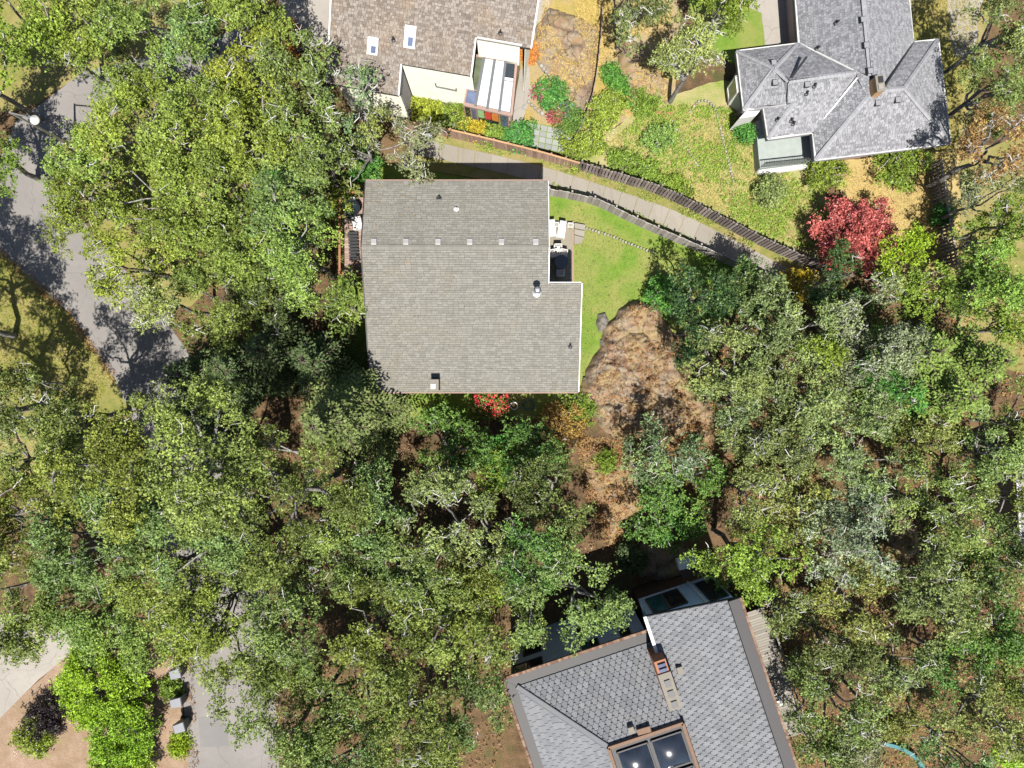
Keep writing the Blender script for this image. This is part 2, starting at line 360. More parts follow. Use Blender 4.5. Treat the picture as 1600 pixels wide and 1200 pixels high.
# ---- the public footpath: slabs with joints
def polyline(pts, n_per=6):
    """Catmull-Rom through px points on the ground"""
    q = [P(*p) for p in pts]; q = [q[0] * 2 - q[1]] + q + [q[-1] * 2 - q[-2]]; out = []
    for i in range(1, len(q) - 2):
        for k in range(n_per):
            t = k / n_per; a, b, c, d = q[i - 1:i + 3]
            out.append(0.5 * ((2 * b) + (c - a) * t + (2 * a - 5 * b + 4 * c - d) * t * t + (3 * b - a - 3 * c + d) * t ** 3))
    out.append(q[-2]); return out
def resample(pts, step):
    out = [pts[0]]; acc = 0.0
    for a, b in zip(pts[:-1], pts[1:]):
        L = (b - a).length; s_ = step - acc
        while s_ <= L: out.append(a.lerp(b, s_ / L)); s_ += step
        acc = (acc + L) % step if L else acc
    return out
footpath = tag(empty('footpath', P(960, 310)), kind='structure')
top = resample(polyline([(640, 208), (690, 224), (780, 244), (860, 264), (962, 297), (1060, 332), (1160, 382), (1250, 428), (1310, 452)], 10), 0.05)
bot = resample(polyline([(640, 240), (700, 252), (790, 272), (858, 289), (950, 317), (1035, 352), (1130, 402), (1225, 452), (1290, 478)], 10), 0.05)
NS = 27
def along(pts, t):
    f = max(0.0, min(1.0, t)) * (len(pts) - 1); i = min(int(f), len(pts) - 2); return pts[i].lerp(pts[i + 1], f - i)
for i in range(NS):
    m = MB(); a, b = i / NS + 0.0005, (i + 1) / NS - 0.0005; z = random.uniform(0.026, 0.034); z2 = random.uniform(0.026, 0.034)
    rows = [along(top, a), along(top, (a + b) / 2), along(top, b), along(bot, b), along(bot, (a + b) / 2), along(bot, a)]
    m.prism([(p.x, p.y) for p in rows], 0.0, [z, (z + z2) / 2, z2, z2, (z + z2) / 2, z], random.random()).build('slab', M['concrete'], None).parent = footpath
for ch in footpath.children: ch.location = -footpath.location

# ---------------------------------------------------------------- rock outcrops
def inside(pp, x, y):
    c = False; n = len(pp); j = n - 1
    for i in range(n):
        if (pp[i][1] > y) != (pp[j][1] > y) and x < (pp[j][0] - pp[i][0]) * (y - pp[i][1]) / (pp[j][1] - pp[i][1]) + pp[i][0]: c = not c
        j = i
    return c
def edge_dist(pp, x, y):
    best = 1e9; n = len(pp)
    for i in range(n):
        ax, ay = pp[i]; bx, by = pp[(i + 1) % n]; dx, dy = bx - ax, by - ay
        t = max(0, min(1, ((x - ax) * dx + (y - ay) * dy) / (dx * dx + dy * dy + 1e-9)))
        best = min(best, (x - ax - t * dx) ** 2 + (y - ay - t * dy) ** 2)
    return math.sqrt(best)
MOUNDS = []
def mound_z(pp, h, soft, seed, x, y):
    d = edge_dist(pp, x, y)
    if not inside(pp, x, y): return -0.12 - d * 0.5
    s_ = min(1, d / soft); s_ = 1 - (1 - s_) ** 2
    r = abs(noise.noise((x * 0.55, y * 0.95, seed))) * 0.75 + abs(noise.noise((x * 1.4, y * 2.4, seed))) * 0.38 + noise.noise((x * 4.5, y * 6, seed)) * 0.13 + noise.noise((x * 10, y * 12, seed)) * 0.06
    led = math.floor((y * 0.8 + x * 0.25 + noise.noise((x * 0.5, y * 0.5, seed + 3)) * 1.6)) % 2
    return h * s_ * (0.75 + r + 0.30 * led) + 0.02
def mound(name, pts, h, material, label=None, cat=None, soft=0.9, seed=0, step=0.14, amp=0.25):
    pp = wobble([(x, y, 0) for x, y in px_poly(pts)], amp, 0.35, seed)
    xs = [p[0] for p in pp]; ys = [p[1] for p in pp]; x0, x1, y0, y1 = min(xs) - .3, max(xs) + .3, min(ys) - .3, max(ys) + .3
    nx, ny = int((x1 - x0) / step) + 2, int((y1 - y0) / step) + 2; vs_ = []
    for j in range(ny):
        for i in range(nx):
            x, y = x0 + i * step, y0 + j * step; vs_.append((x, y, mound_z(pp, h, soft, seed, x, y)))
    fs = []
    for j in range(ny - 1):
        for i in range(nx - 1):
            q = [j * nx + i, j * nx + i + 1, (j + 1) * nx + i + 1, (j + 1) * nx + i]
            if max(vs_[k][2] for k in q) > -0.1: fs.append(q)
    me = bpy.data.meshes.new(name); me.from_pydata(vs_, [], fs); me.materials.append(material)
    me.polygons.foreach_set('use_smooth', [True] * len(me.polygons)); me.update()
    bm = bmesh.new(); bm.from_mesh(me); bmesh.ops.delete(bm, geom=[v for v in bm.verts if not v.link_faces], context='VERTS'); bm.to_mesh(me); bm.free()
    o = link(name, me)
    MOUNDS.append((pp, h, soft, seed))
    return tag(o, label, cat) if label else tag(o, kind='structure')
mound('rock_outcrop', [(1000, 468), (1030, 478), (1052, 520), (1060, 580), (1095, 610), (1112, 640), (1110, 690), (1040, 690), (960, 685), (925, 650), (905, 615), (912, 580), (925, 560), (938, 545), (940, 515), (965, 485)], 0.75, M['rock'], 'mossy gold and grey bedrock outcrop at the edge of the green lawn', 'rock', 0.7, 21, 0.085)
mound('rock_outcrop', [(850, 10), (900, 25), (938, 40), (930, 130), (905, 195), (880, 160), (850, 110), (830, 90), (835, 50)], 0.6, M['rock'], 'golden mossy rock slope beside the brown shake roof house', 'rock', 1.0, 33, 0.14)
mound('rock_outcrop', [(960, 45), (1005, 70), (1045, 130), (1040, 165), (1000, 160), (965, 120)], 0.55, M['rock'], 'golden mossy rock hump between the dark fence and the lichen oak', 'rock', 1.0, 41, 0.14)
mound('rock_outcrop', [(905, 690), (950, 695), (1000, 740), (1005, 800), (975, 815), (955, 850), (940, 800), (915, 740)], 0.5, M['rock'], 'brown ledge of rock and dry leaves south of the lawn outcrop', 'rock', 0.9, 52, 0.14)
mound('rock_outcrop', [(1355, 745), (1400, 760), (1430, 820), (1440, 860), (1410, 880), (1370, 820)], 0.5, M['rock'], 'bare brown rock patch in the oak thicket on the east side', 'rock', 0.9, 63, 0.14)
mound('boulder', [(934, 490), (946, 488), (952, 500), (950, 514), (936, 520), (930, 505)], 0.42, M['stone'], 'grey boulder with a dark hollow on the lawn beside the rock outcrop', 'boulder', 0.35, 71, 0.05, 0.06)
mound('boulder', [(936, 530), (950, 528), (956, 538), (950, 546), (938, 544)], 0.30, M['stone'], 'pale grey flat boulder just below the hollowed boulder on the lawn', 'boulder', 0.3, 72, 0.05, 0.05)
mound('boulder', [(910, 588), (918, 586), (920, 594), (914, 597), (909, 594)], 0.25, M['stone'], 'small dark boulder near the corner of the taupe roof', 'boulder', 0.2, 73, 0.04, 0.03)
mound('rock_outcrop', [(1000, 850), (1050, 845), (1085, 870), (1090, 905), (1050, 915), (1000, 900)], 0.6, M['rock'], 'shaded grey rock in the shadow of the two storey house', 'rock', 1.0, 81, 0.14)

# ---------------------------------------------------------------- roofs
def clip_convex(sub, clip):
    out = sub
    for i in range(len(clip)):
        a = clip[i]; b = clip[(i + 1) % len(clip)]; ex, ey = b[0] - a[0], b[1] - a[1]; inp = out; out = []
        if not inp: return []
        for k in range(len(inp)):
            p, q = inp[k], inp[(k + 1) % len(inp)]
            dp = ex * (p[1] - a[1]) - ey * (p[0] - a[0]); dq = ex * (q[1] - a[1]) - ey * (q[0] - a[0])
            if dp >= -1e-9: out.append(p)
            if (dp > 1e-9 and dq < -1e-9) or (dp < -1e-9 and dq > 1e-9):
                t = dp / (dp - dq); out.append((p[0] + (q[0] - p[0]) * t, p[1] + (q[1] - p[1]) * t))
    return out
def rect_piece(w, c):
    return [(0, 0), (w, 0), (w, c * 1.02), (0, c * 1.02)]
def shadow_gap_piece(w, c):
    return [(0, 0), (w, 0), (w, c * .86), (0, c * .86)]  # left short so a dark underlay strip draws each course's shadow line
def lock_piece(w, c):
    a, b = 0.155 * w, 0.345 * w; m = w / 2
    return [(m - a, -0.40 * c), (m + a, -0.40 * c), (m + a * 1.12, -0.02 * c), (w, 0), (w, 0.46 * c), (m + b, 0.52 * c), (m + b, 1.02 * c), (m - b, 1.02 * c), (m - b, 0.52 * c), (0, 0.46 * c), (0, 0), (m - a * 1.12, -0.02 * c)]
def shingles(poly, eave, course, tab, thick=0.02, gap=0.012, shape=rect_piece, rnd=0.0, tone=(0, 1), bands=None):
    """lapped pieces on a planar roof face. poly: 3D outline; eave: (a, b) 3D points of the low edge.
    returns a list of (verts, faces, tone, centre)"""
    poly = [Vector(p) for p in poly]
    n = Vector((0, 0, 0))
    for i in range(len(poly)): n += poly[i].cross(poly[(i + 1) % len(poly)])
    if n.z < 0: n = -n
    n.normalize(); o = sum(poly, Vector()) / len(poly)
    u = Vector(eave[1]) - Vector(eave[0]); u -= n * u.dot(n); u.normalize(); v = n.cross(u)
    if v.z < 0: u = -u; v = -v
    p2 = [((p - o).dot(u), (p - o).dot(v)) for p in poly]
    v0 = min(p[1] for p in p2); u0 = min(p[0] for p in p2); v1 = max(p[1] for p in p2); u1 = max(p[0] for p in p2)
    tris = []
    for t in tessellate_polygon([[Vector((x, y, 0)) for x, y in p2]]):
        a, b, c = (p2[i] for i in t)
        if (b[0] - a[0]) * (c[1] - a[1]) - (b[1] - a[1]) * (c[0] - a[0]) < 0: a, c = c, a
        tris.append((a, b, c))
    res = []; rows = int((v1 - v0) / course) + 2
    for i in range(-1, rows):
        off = (i % 2) * tab * 0.5 if rnd == 0 else random.random() * tab
        x = u0 - tab + off
        rowtone = random.uniform(-0.06, 0.06)
        while x < u1 + tab:
            w = tab * (1 + random.uniform(-rnd, rnd)); y = v0 + i * course
            dy = random.uniform(-rnd, rnd) * course * 0.25
            pc = [(x + a * (w - gap) / w, y + dy + b) for a, b in shape(w, course)]
            if shape is lock_piece: pc = [(x + w / 2 + (a - x - w / 2) * .972, y + .3 * course + (b - y - .3 * course) * .962) for a, b in pc]
            ty = random.uniform(*tone) + rowtone; th = thick * random.uniform(0.75, 1.25)
            bx0, bx1 = min(p[0] for p in pc), max(p[0] for p in pc); by0, by1 = min(p[1] for p in pc), max(p[1] for p in pc)
            for tr in tris:
                if max(q[0] for q in tr) < bx0 or min(q[0] for q in tr) > bx1 or max(q[1] for q in tr) < by0 or min(q[1] for q in tr) > by1: continue
                q = clip_convex(pc, tr)
                if len(q) < 3: continue
                vs_ = []; k = len(q)
                for a, b in q:
                    hgt = 0.006 + th * max(0.0, 1 - (b - by0) / (by1 - by0))
                    vs_.append(o + u * a + v * b + n * hgt)
                lo = [o + u * a + v * b for a, b in q]
                fs = [list(range(k))]
                for e in range(k):
                    f = (e + 1) % k
                    if q[e][1] < by1 - 0.4 * course and q[f][1] < by1 - 0.4 * course: fs.append([e, k + e, k + f, f])
                ctr = sum(vs_, Vector()) / k
                ar = abs(sum(q[e][0] * q[(e + 1) % k][1] - q[(e + 1) % k][0] * q[e][1] for e in range(k))) / 2
                res.append((vs_ + lo, fs, max(0, min(1, ty)), ctr, ar))
            x += w
    return res
def shingle_part(name, pieces, material, parent):
    m = MB()
    for vs_, fs, t, c, a in pieces: m.add(vs_, fs, t)
    o = m.build(name, material, parent); o['kind'] = 'stuff'; return o
def face(name, polys, material, parent, thick=0.12, drop=0.0):
    """solid slab(s) under a roof face"""
    m = MB()
    for poly in polys:
        pts = [Vector(p) - Vector((0, 0, drop)) for p in poly]; n = len(pts)
        area = sum(pts[i].x * pts[(i + 1) % n].y - pts[(i + 1) % n].x * pts[i].y for i in range(n))
        if area < 0: pts = pts[::-1]
        lo = [p - Vector((0, 0, thick)) for p in pts]
        m.add(pts + lo, [list(range(n)), list(range(n, 2 * n))[::-1]] + [[i, n + i, n + (i + 1) % n, (i + 1) % n] for i in range(n)])
    return m.build(name, material, parent)
def fit_plane(pts):
    """least-squares plane z = ax + by + c, returned as a function"""
    A = np.array([[p.x, p.y, 1] for p in pts]); z = np.array([p.z for p in pts]); s_, *_ = np.linalg.lstsq(A, z, rcond=None)
    return lambda x, y: s_[0] * x + s_[1] * y + s_[2]
def planar(pts):
    f = fit_plane(pts); return [Vector((p.x, p.y, f(p.x, p.y))) for p in pts]
def cap_line(m, a, b, w=0.22, step=0.22, h=0.03, tone=(0.4, 1)):
    a = Vector(a); b = Vector(b); n = max(1, int((b - a).length / step))
    for i in range(n):
        p, q = a.lerp(b, i / n), a.lerp(b, (i + 1) / n + 0.01)
        d = (q - p).normalized(); s_ = Vector((0, 0, 1)).cross(d).normalized() * w / 2; up = Vector((0, 0, h)); t = random.uniform(*tone)
        m.add([p - s_ + up * 0.4, p + up * 1.4, p + s_ + up * 0.4, q - s_ + up * 0.1, q + up * 0.9, q + s_ + up * 0.1], [[0, 1, 4, 3], [1, 2, 5, 4]], t)

# ---- the taupe house
taupe = empty('house', (-2.0, 5.0, 0), 'large house with plain taupe shingle roof in the middle of the picture', 'house')
def rel(o, root):
    o.parent = root; o.location = Vector(o.location) - Vector(root.location); return o
XW, XE, XE2, YN, YR, YS, YK = -7.95, 1.94, 3.73, 11.01, 7.24, -0.43, 5.42
ZN, ZR, ZS = 5.6, 6.6, 4.2
zs = lambda y: ZR + (y - YR) * (ZR - ZS) / (YR - YS)
V = Vector
north = [V((XW, YN, ZN)), V((XE, YN, ZN)), V((XE, YR, ZR)), V((XW, YR, ZR))]
south = [V((XW, YS, ZS)), V((XE2, YS, ZS)), V((XE2, YK, zs(YK))), V((XE, YK, zs(YK))), V((XE, YR, ZR)), V((XW, YR, ZR))]
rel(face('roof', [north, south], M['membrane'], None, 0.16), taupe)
pc = shingles(north, (north[0], north[1]), 0.125, 0.30, 0.012, 0.010, shadow_gap_piece, rnd=0.12)
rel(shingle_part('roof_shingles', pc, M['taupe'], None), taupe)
pc = shingles(south, (south[0], south[1]), 0.125, 0.30, 0.012, 0.010, shadow_gap_piece, rnd=0.12)
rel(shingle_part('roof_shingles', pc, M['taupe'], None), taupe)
m = MB(); cap_line(m, (XW, YR, ZR), (XE, YR, ZR), 0.26, 0.2, 0.03, (0.0, 0.45)); rel(m.build('ridge_cap', M['taupe'], None), taupe)
ins = 0.38
wall_pts = [(XW + ins, YS + ins), (XE2 - ins, YS + ins), (XE2 - ins, YK - ins), (XE - ins, YK - ins), (XE - ins, YN - ins), (XW + ins, YN - ins)]
wz = [zs(YS + ins) - .17, zs(YS + ins) - .17, zs(YK - ins) - .17, zs(YK - ins) - .17, ZN - 0.08, ZN - 0.08]
m = MB()
for i in range(len(wall_pts)):
    a, b = wall_pts[i], wall_pts[(i + 1) % len(wall_pts)]
    if i in (3, 5):                               # gable walls reach up to the ridge
        x = a[0]; m.add([(x, a[1], 0), (x, b[1], 0), (x, b[1], wz[(i + 1) % 6]), (x, YR, ZR - .17), (x, a[1], wz[i])], [[0, 1, 2, 3, 4]])
    else: m.add([(*a, 0), (*b, 0), (*b, wz[(i + 1) % 6]), (*a, wz[i])], [[0, 1, 2, 3]])
rel(m.build('wall', M['brownwall'], None), taupe)
m = MB()                                          # gutters and barge boards
m.bar((XW, YS - .06, ZS - .03), (XE2, YS - .06, ZS - .03), 0.07, 0.09); rel(m.build('gutter', M['deck'], None), taupe)
m = MB(); m.bar((XW, YN + .06, ZN - .03), (XE, YN + .06, ZN - .03), 0.06, 0.09); rel(m.build('gutter', M['deck'], None), taupe)
for a, b in (((XW - .03, YS, ZS), (XW - .03, YR, ZR)), ((XW - .03, YN, ZN), (XW - .03, YR, ZR)), ((XE + .03, YN, ZN), (XE + .03, YR, ZR)), ((XE + .03, YR, ZR), (XE + .03, YK, zs(YK))), ((XE2 + .03, YK, zs(YK)), (XE2 + .03, YS, ZS)), ((XE, YK + .03, zs(YK)), (XE2, YK + .03, zs(YK)))):
    rel(MB().bar(V(a) - V((0, 0, .04)), V(b) - V((0, 0, .04)), 0.05, 0.16).build('barge_board', M['white'] if a[0] > 0 else M['brownpaint'], None), taupe)
zn = lambda y: ZR - (y - YR) * (ZR - ZN) / (YN - YR)
for px in (584.5, 634.5, 684.5, 734, 783.5, 837):  # ridge vents
    p = P(px, 382, 6.55); y = YR + 0.30; c = V((p.x, y, zn(y)))
    vent = MB().box(c + V((0, 0, .05)), (0.26, 0.26, 0.10)).add([c + V((-.14, -.14, .15)), c + V((.14, -.14, .15)), c + V((.14, .14, .09)), c + V((-.14, .14, .09)), c + V((-.14, -.14, .11)), c + V((.14, -.14, .11)), c + V((.14, .14, .04)), c + V((-.14, .14, .04))], [[0, 1, 2, 3], [4, 5, 1, 0], [5, 6, 2, 1], [6, 7, 3, 2], [7, 4, 0, 3]])
    o = rel(vent.build('roof_vent', M['greywall'], None), taupe)
    f = MB().box(c + V((0, -.158, .08)), (0.27, 0.03, 0.12)).box(c + V((0, -.235, .06)), (0.28, 0.14, 0.012)).build('vent_face', M['white'], o)
    f.location = -V(taupe.location) * 0
def small_vent(root, c, h=0.35, r=0.05, mat='dark'):
    m = MB().lathe(c, [(r * 3, -0.05), (r * 2.6, 0.02), (r * 1.1, 0.05), (r, h), (r * 0.8, h)], 10); return rel(m.build('vent_pipe', M[mat], None), root)
for px, py in ((686, 310), (713, 328)):
    y = (600 - py) * S0 * 0.862; small_vent(taupe, P(px, py, zn(y)).xy.to_3d() + V((0, 0, zn(y))), 0.3, 0.06, 'dark' if px < 700 else 'white')
p = P(891, 541, 5.0); small_vent(taupe, V((p.x, p.y, zs(p.y))), 0.35, 0.05)
p = P(839, 452, 6.3); c = V((p.x, p.y - .12, zs(p.y - .12)))
o = rel(MB().lathe(c, [(.26, -.08), (.24, .03), (.12, .06), (.12, .95)], 14).build('flue_pipe', M['metal'], None), taupe)
MB().lathe(c, [(.12, .93), (.17, .95), (.17, 1.12), (.20, 1.13), (.08, 1.20)], 14).build('flue_cap', M['metal'], o, True)
p = P(681, 600, 4.4); c = V((p.x, YS + .40, 4.3))   # brick chimney at the south eave
o = rel(MB().box(c + V((0, 0, .25)), (0.46, 0.62, 1.3)).build('chimney', M['brownpaint'], None), taupe)
MB().box(c + V((0, -.02, .93)), (0.50, 0.60, 0.06)).build('chimney_cap', M['mortarcap'], o); MB().box(c + V((-.05, -.1, .99)), (0.26, 0.28, 0.06)).build('flue_cover', M['white'], o)

# ---- the two storey house with lock shingles
TH = R(18.5); U = V((math.cos(TH), math.sin(TH), 0)); D = V((math.sin(TH), -math.cos(TH), 0))
duo = empty('house', (6, -18, 0), 'two storey house with grey interlocking shingles, brown edges and domed skylights', 'house')
A0 = V((6.9, -12.0, 0)); WB = 4.53
def ub(u, d, z): return A0 + U * u + D * d + V((0, 0, z))
zr = lambda u: 7.5 + 1.5 * u / WB
# east wing: single slope rising to the east
east = [ub(0.02, 0, zr(0)), ub(WB - .55, 0, zr(WB - .55)), ub(WB - .55, 11, zr(WB - .55)), ub(0.02, 11, zr(0))]
rel(face('roof', [[ub(0, -.03, zr(0)), ub(WB, -.03, zr(WB)), ub(WB, 11, zr(WB)), ub(0, 11, zr(0))]], M['underslate'], None, 0.22, 0.0), duo)
rel(MB().bar(ub(WB - .27, -.02, zr(WB) + .0), ub(WB - .27, 11, zr(WB) + .0), 0.56, 0.16).build('edge_flashing', M['brownpaint'], None), duo)
m = MB()
for i in range(60):
    a = i / 60 * 11; m.bar(ub(WB + .06, a - .03, zr(WB) + .04), ub(WB + .06, a + .16, zr(WB) + .04), 0.12, random.uniform(.12, .17), random.random())
rel(m.build('gutter', M['rust'], None), duo)
rel(MB().bar(ub(-.06, -.05, zr(0) + .02), ub(-.06, 2.1, zr(0) + .02), 0.16, 0.14).build('gutter', M['white'], None), duo)
pcs = shingles(east, (east[0], east[3]), 0.265, 0.32, 0.03, 0.026, lock_piece, 0.0, (0.15, 1))
# west wing: hipped roof round the skylight frame
C1 = P(785, 1060, 6.5); LW = (P(1010, 985, 6.5) - C1).length
def cb(u, d, z): return V((C1.x, C1.y, 0)) + U * u + D * d + V((0, 0, z))
zc_ = lambda d: 6.62 + (d - .6) * 0.30
SK = 4.5; SW = 4.2                                 # skylight frame starts this far in
nface = [cb(.6, .6, 6.62), cb(LW + .12, .6, 6.62), cb(LW + .12, SK, zc_(SK)), cb(SW, SK, zc_(SK))]
wface = [cb(.6, .6, 6.62), cb(SW, SK, zc_(SK)), cb(SW, 9, zc_(SK)), cb(.6, 9, 6.62)]
wface = planar([wface[0], wface[1], wface[2], wface[3]])
rel(face('roof', [nface, wface], M['underslate'], None, 0.2, 0.0), duo)
rel(MB().prism([cb(.09, .09, 0)[:2], cb(LW, .09, 0)[:2], cb(LW, .62, 0)[:2], cb(.62, .62, 0)[:2]], 6.4, 6.58).prism([cb(.09, .10, 0)[:2], cb(.62, .64, 0)[:2], cb(.62, 9, 0)[:2], cb(.09, 9, 0)[:2]], 6.4, 6.575).build('edge_flashing', M['brownpaint'], None), duo)
m = MB()
for i in range(64):
    a = i / 64 * LW; m.bar(cb(a - .02, 0, 6.55), cb(a + LW / 64 + .02, 0, 6.55), 0.14, random.uniform(.1, .17), random.random())
for i in range(60):
    a = i / 60 * 9; m.bar(cb(0, a + .08, 6.55), cb(0, a + .24, 6.55), 0.14, random.uniform(.1, .17), random.random())
rel(m.build('gutter', M['rust'], None), duo)
pcs2 = shingles(nface, (nface[0], nface[1]), 0.29, 0.34, 0.03, 0.026, lock_piece, 0.0, (0.1, 0.9))
pcs3 = shingles(wface, (wface[0], wface[3]), 0.21, 0.36, 0.02, 0.022, rect_piece, 0.1, (0.3, 1))
allp = sorted(pcs + pcs2, key=lambda q: (q[4] < 0.04, q[3].x ** 2 + q[3].y ** 2))
for vs_, fs, t, c, ar in allp[:300]:
    rel(MB().add(vs_, fs, t).build('shingle', M['lock'], None), duo)
rel(shingle_part('roof_shingles', allp[300:] + pcs3, M['lock'], None), duo)
m = MB(); h0, h1 = cb(.6, .6, 6.66), cb(SW, SK, zc_(SK) + .05); s_ = V((0, 0, 1)).cross((h1 - h0).normalized())
for k in (-.13, .13): rel(MB().bar(h0 + s_ * k, h1 + s_ * k, 0.028, 0.06).build('hip_trim', M['alu'], None), duo)
rel(MB().bar(h0 + V((0, 0, .01)), h1 + V((0, 0, .01)), 0.22, 0.03).build('hip_cap', M['lock'], None), duo)
# skylight frame with four domes
ZK = zc_(SK) + .05
fr = rel(MB().prism([cb(SW, SK, 0)[:2], cb(LW + .15, SK, 0)[:2], cb(LW + .15, 9, 0)[:2], cb(SW, 9, 0)[:2]], ZK - .5, ZK).build('skylight_platform', M['brownpaint'], None), duo)
for a, b in (((SW, SK), (LW + .15, SK)), ((SW, SK), (SW, 9)), ((LW + .15, SK), (LW + .15, 9))):
    rel(MB().bar(cb(*a, ZK + .06), cb(*b, ZK + .06), 0.16, 0.16).build('skylight_rim', M['rust'], None), duo)
dw = (LW + .15 - SW - .5) / 2 - .12
for j in range(2):
    for i in range(2):
        cx, cy = SW + .34 + dw / 2 + i * (dw + .2), SK + .36 + dw / 2 + j * (dw + .22); N_ = 14; vs_ = []
        for b in range(N_ + 1):
            for a in range(N_ + 1):
                s0, t0 = a / N_ * 2 - 1, b / N_ * 2 - 1
                vs_.append(cb(cx + s0 * dw / 2, cy + t0 * dw / 2, ZK + .10 + 0.30 * ((1 - s0 ** 2) * (1 - t0 ** 2)) ** 0.7))
        o = rel(MB().add(vs_, [[b * (N_ + 1) + a, (b + 1) * (N_ + 1) + a, (b + 1) * (N_ + 1) + a + 1, b * (N_ + 1) + a + 1] for b in range(N_) for a in range(N_)]).build('skylight_dome', M['dome'], None, True), duo)
        m = MB()
        for q0, q1 in (((-1, -1), (1, -1)), ((1, -1), (1, 1)), ((1, 1), (-1, 1)), ((-1, 1), (-1, -1))):
            m.bar(cb(cx + q0[0] * dw / 2, cy + q0[1] * dw / 2, ZK + .07), cb(cx + q1[0] * dw / 2, cy + q1[1] * dw / 2, ZK + .07), 0.07, 0.12)
        m.build('dome_frame', M['brownpaint'], o)
# chimney between the wings
def ch(u, d, z): return ub(u, d, z)
cz = zr(0) + 1.0
o = rel(MB().prism([ch(-.42, 1.9, 0)[:2], ch(.18, 1.9, 0)[:2], ch(.18, 4.4, 0)[:2], ch(-.42, 4.4, 0)[:2]], 5.5, cz).build('chimney', M['brick'], None), duo)
MB().prism([ch(-.45, 2.55, 0)[:2], ch(.22, 2.55, 0)[:2], ch(.22, 4.45, 0)[:2], ch(-.45, 4.45, 0)[:2]], cz, cz + .08).build('chimney_cap', M['mortarcap'], o)
for d_ in (2.9, 3.45, 4.0): MB().prism([ch(-.26, d_, 0)[:2], ch(.04, d_, 0)[:2], ch(.04, d_ + .34, 0)[:2], ch(-.26, d_ + .34, 0)[:2]], cz + .08, cz + .15).build('flue', M['dark'], o)
for d_ in (2.05, 2.3): MB().prism([ch(-.30, d_, 0)[:2], ch(.1, d_, 0)[:2], ch(.1, d_ + .15, 0)[:2], ch(-.30, d_ + .15, 0)[:2]], cz, cz + .12).build('flue', M['blueglass'], o)
for q in (ub(.75, 2.95, zr(.75)), cb(5.6, 4.05, zc_(4.05))):
    rel(MB().box(q + V((0, 0, .12)), (.3, .34, .26), TH).build('roof_vent', M['mortarcap'], None), duo)
rel(MB().bar(cb(5.85, 4.3, ZK + .02), cb(6.55, 4.3, ZK + .06), .4, .1).build('flashing', M['rust'], None), duo)
# walls: upper floor overhangs the lower one
def boarded(a, b, z0, z1a, z1b, material, root, name='wall', step=0.16):
    m = MB(); a = V((a[0], a[1], 0)); b = V((b[0], b[1], 0)); L = (b - a).length; d = (b - a) / L; nrm = V((d.y, -d.x, 0)); n = int(L / step)
    m.add([a + V((0, 0, z0)), b + V((0, 0, z0)), b + V((0, 0, z1b)), a + V((0, 0, z1a))], [[0, 1, 2, 3]])
    for i in range(n):
        p = a + d * (i + .5) * L / n; z1 = z1a + (z1b - z1a) * (i + .5) / n
        m.box(p + nrm * .008 + V((0, 0, (z0 + z1) / 2)), (L / n - .03, .016, z1 - z0 - .01), math.atan2(d.y, d.x))
    return rel(m.build(name, material, None), root)
def window(a, b, z0, z1, root, glass='glass', frame='dark', mull=1, out=0.04):
    """a, b: xy ends along the wall, outside to the right of a->b"""
    a = V((a[0], a[1], 0)); b = V((b[0], b[1], 0)); d = (b - a).normalized(); nrm = V((d.y, -d.x, 0)) * out; L = (b - a).length
    q = lambda t, z: a + d * t * L + nrm + V((0, 0, z))
    m = MB()
    for t0, z_0, t1, z_1 in ((0, z0, 1, z0), (0, z1, 1, z1), (0, z0, 0, z1), (1, z0, 1, z1)) + tuple(((k + 1) / (mull + 1), z0, (k + 1) / (mull + 1), z1) for k in range(mull)):
        m.bar(q(t0, z_0), q(t1, z_1), .08, .08, up=nrm.normalized())
    o = rel(m.build('window', M[frame], None), root)
    for k in range(mull + 1):
        t0, t1 = k / (mull + 1), (k + 1) / (mull + 1)
        e = .04 / L
        MB().add([q(t0 + e, z0 + .04), q(t1 - e, z0 + .04), q(t1 - e, z1 - .04), q(t0 + e, z1 - .04)], [[0, 1, 2, 3]]).build('pane', M[glass] if k % 2 == 0 else M['tealglass'] if glass == 'glass' and root is duo else M[glass], o)
    return o
e0, e1 = ub(.15, .18, 0), ub(WB - .1, .18, 0)
boarded(e1, e0, 4.3, zr(WB - .1) - .23, zr(.15) - .23, M['skylit_bluewall'], duo)
boarded(e0, ub(.15, 2.0, 0), 4.3, zr(.15) - .23, zr(.15) - .23, M['skylit_bluewall'], duo)
rel(MB().prism([e0[:2], e1[:2], ub(WB - .1, 11, 0)[:2], ub(.15, 11, 0)[:2]], 4.2, 4.3).build('floor_slab', M['skylit_bluewall'], None), duo)
rel(MB().prism([ub(.3, .9, 0)[:2], ub(WB - .2, .9, 0)[:2], ub(WB - .2, 11, 0)[:2], ub(.3, 11, 0)[:2]], 0, 4.2).build('wall', M['brownwall'], None), duo)
boarded(ub(WB - .1, 11, 0), e1, 4.3, zr(WB - .1) - .23, zr(WB - .1) - .23, M['skylit_bluewall'], duo)
f = lambda t: e0.lerp(e1, t)
window(f(.51), f(.08), 4.75, 7.1, duo, mull=1); window(f(.97), f(.75), 4.9, 7.9, duo, mull=0)
rel(MB().tube([f(.69) + V((0, 0, 4.3)) - D * .08, f(.69) + V((0, 0, 8.1)) - D * .08], .05).build('downpipe', M['white'], None), duo)
w0, w1 = cb(.35, .4, 0), cb(LW, .4, 0)
boarded(w1, w0, 0, 6.38, 6.38, M['skylit_bluewall'], duo)
boarded(w0, cb(.35, 9, 0), 0, 6.38, 6.38, M['brownwall'], duo)
f = lambda t: w0.lerp(w1, t)
s0_, s1_, s2_ = cb(.35, 8.9, 0), ub(.3, 10.9, 0), ub(WB - .15, 10.9, 0)
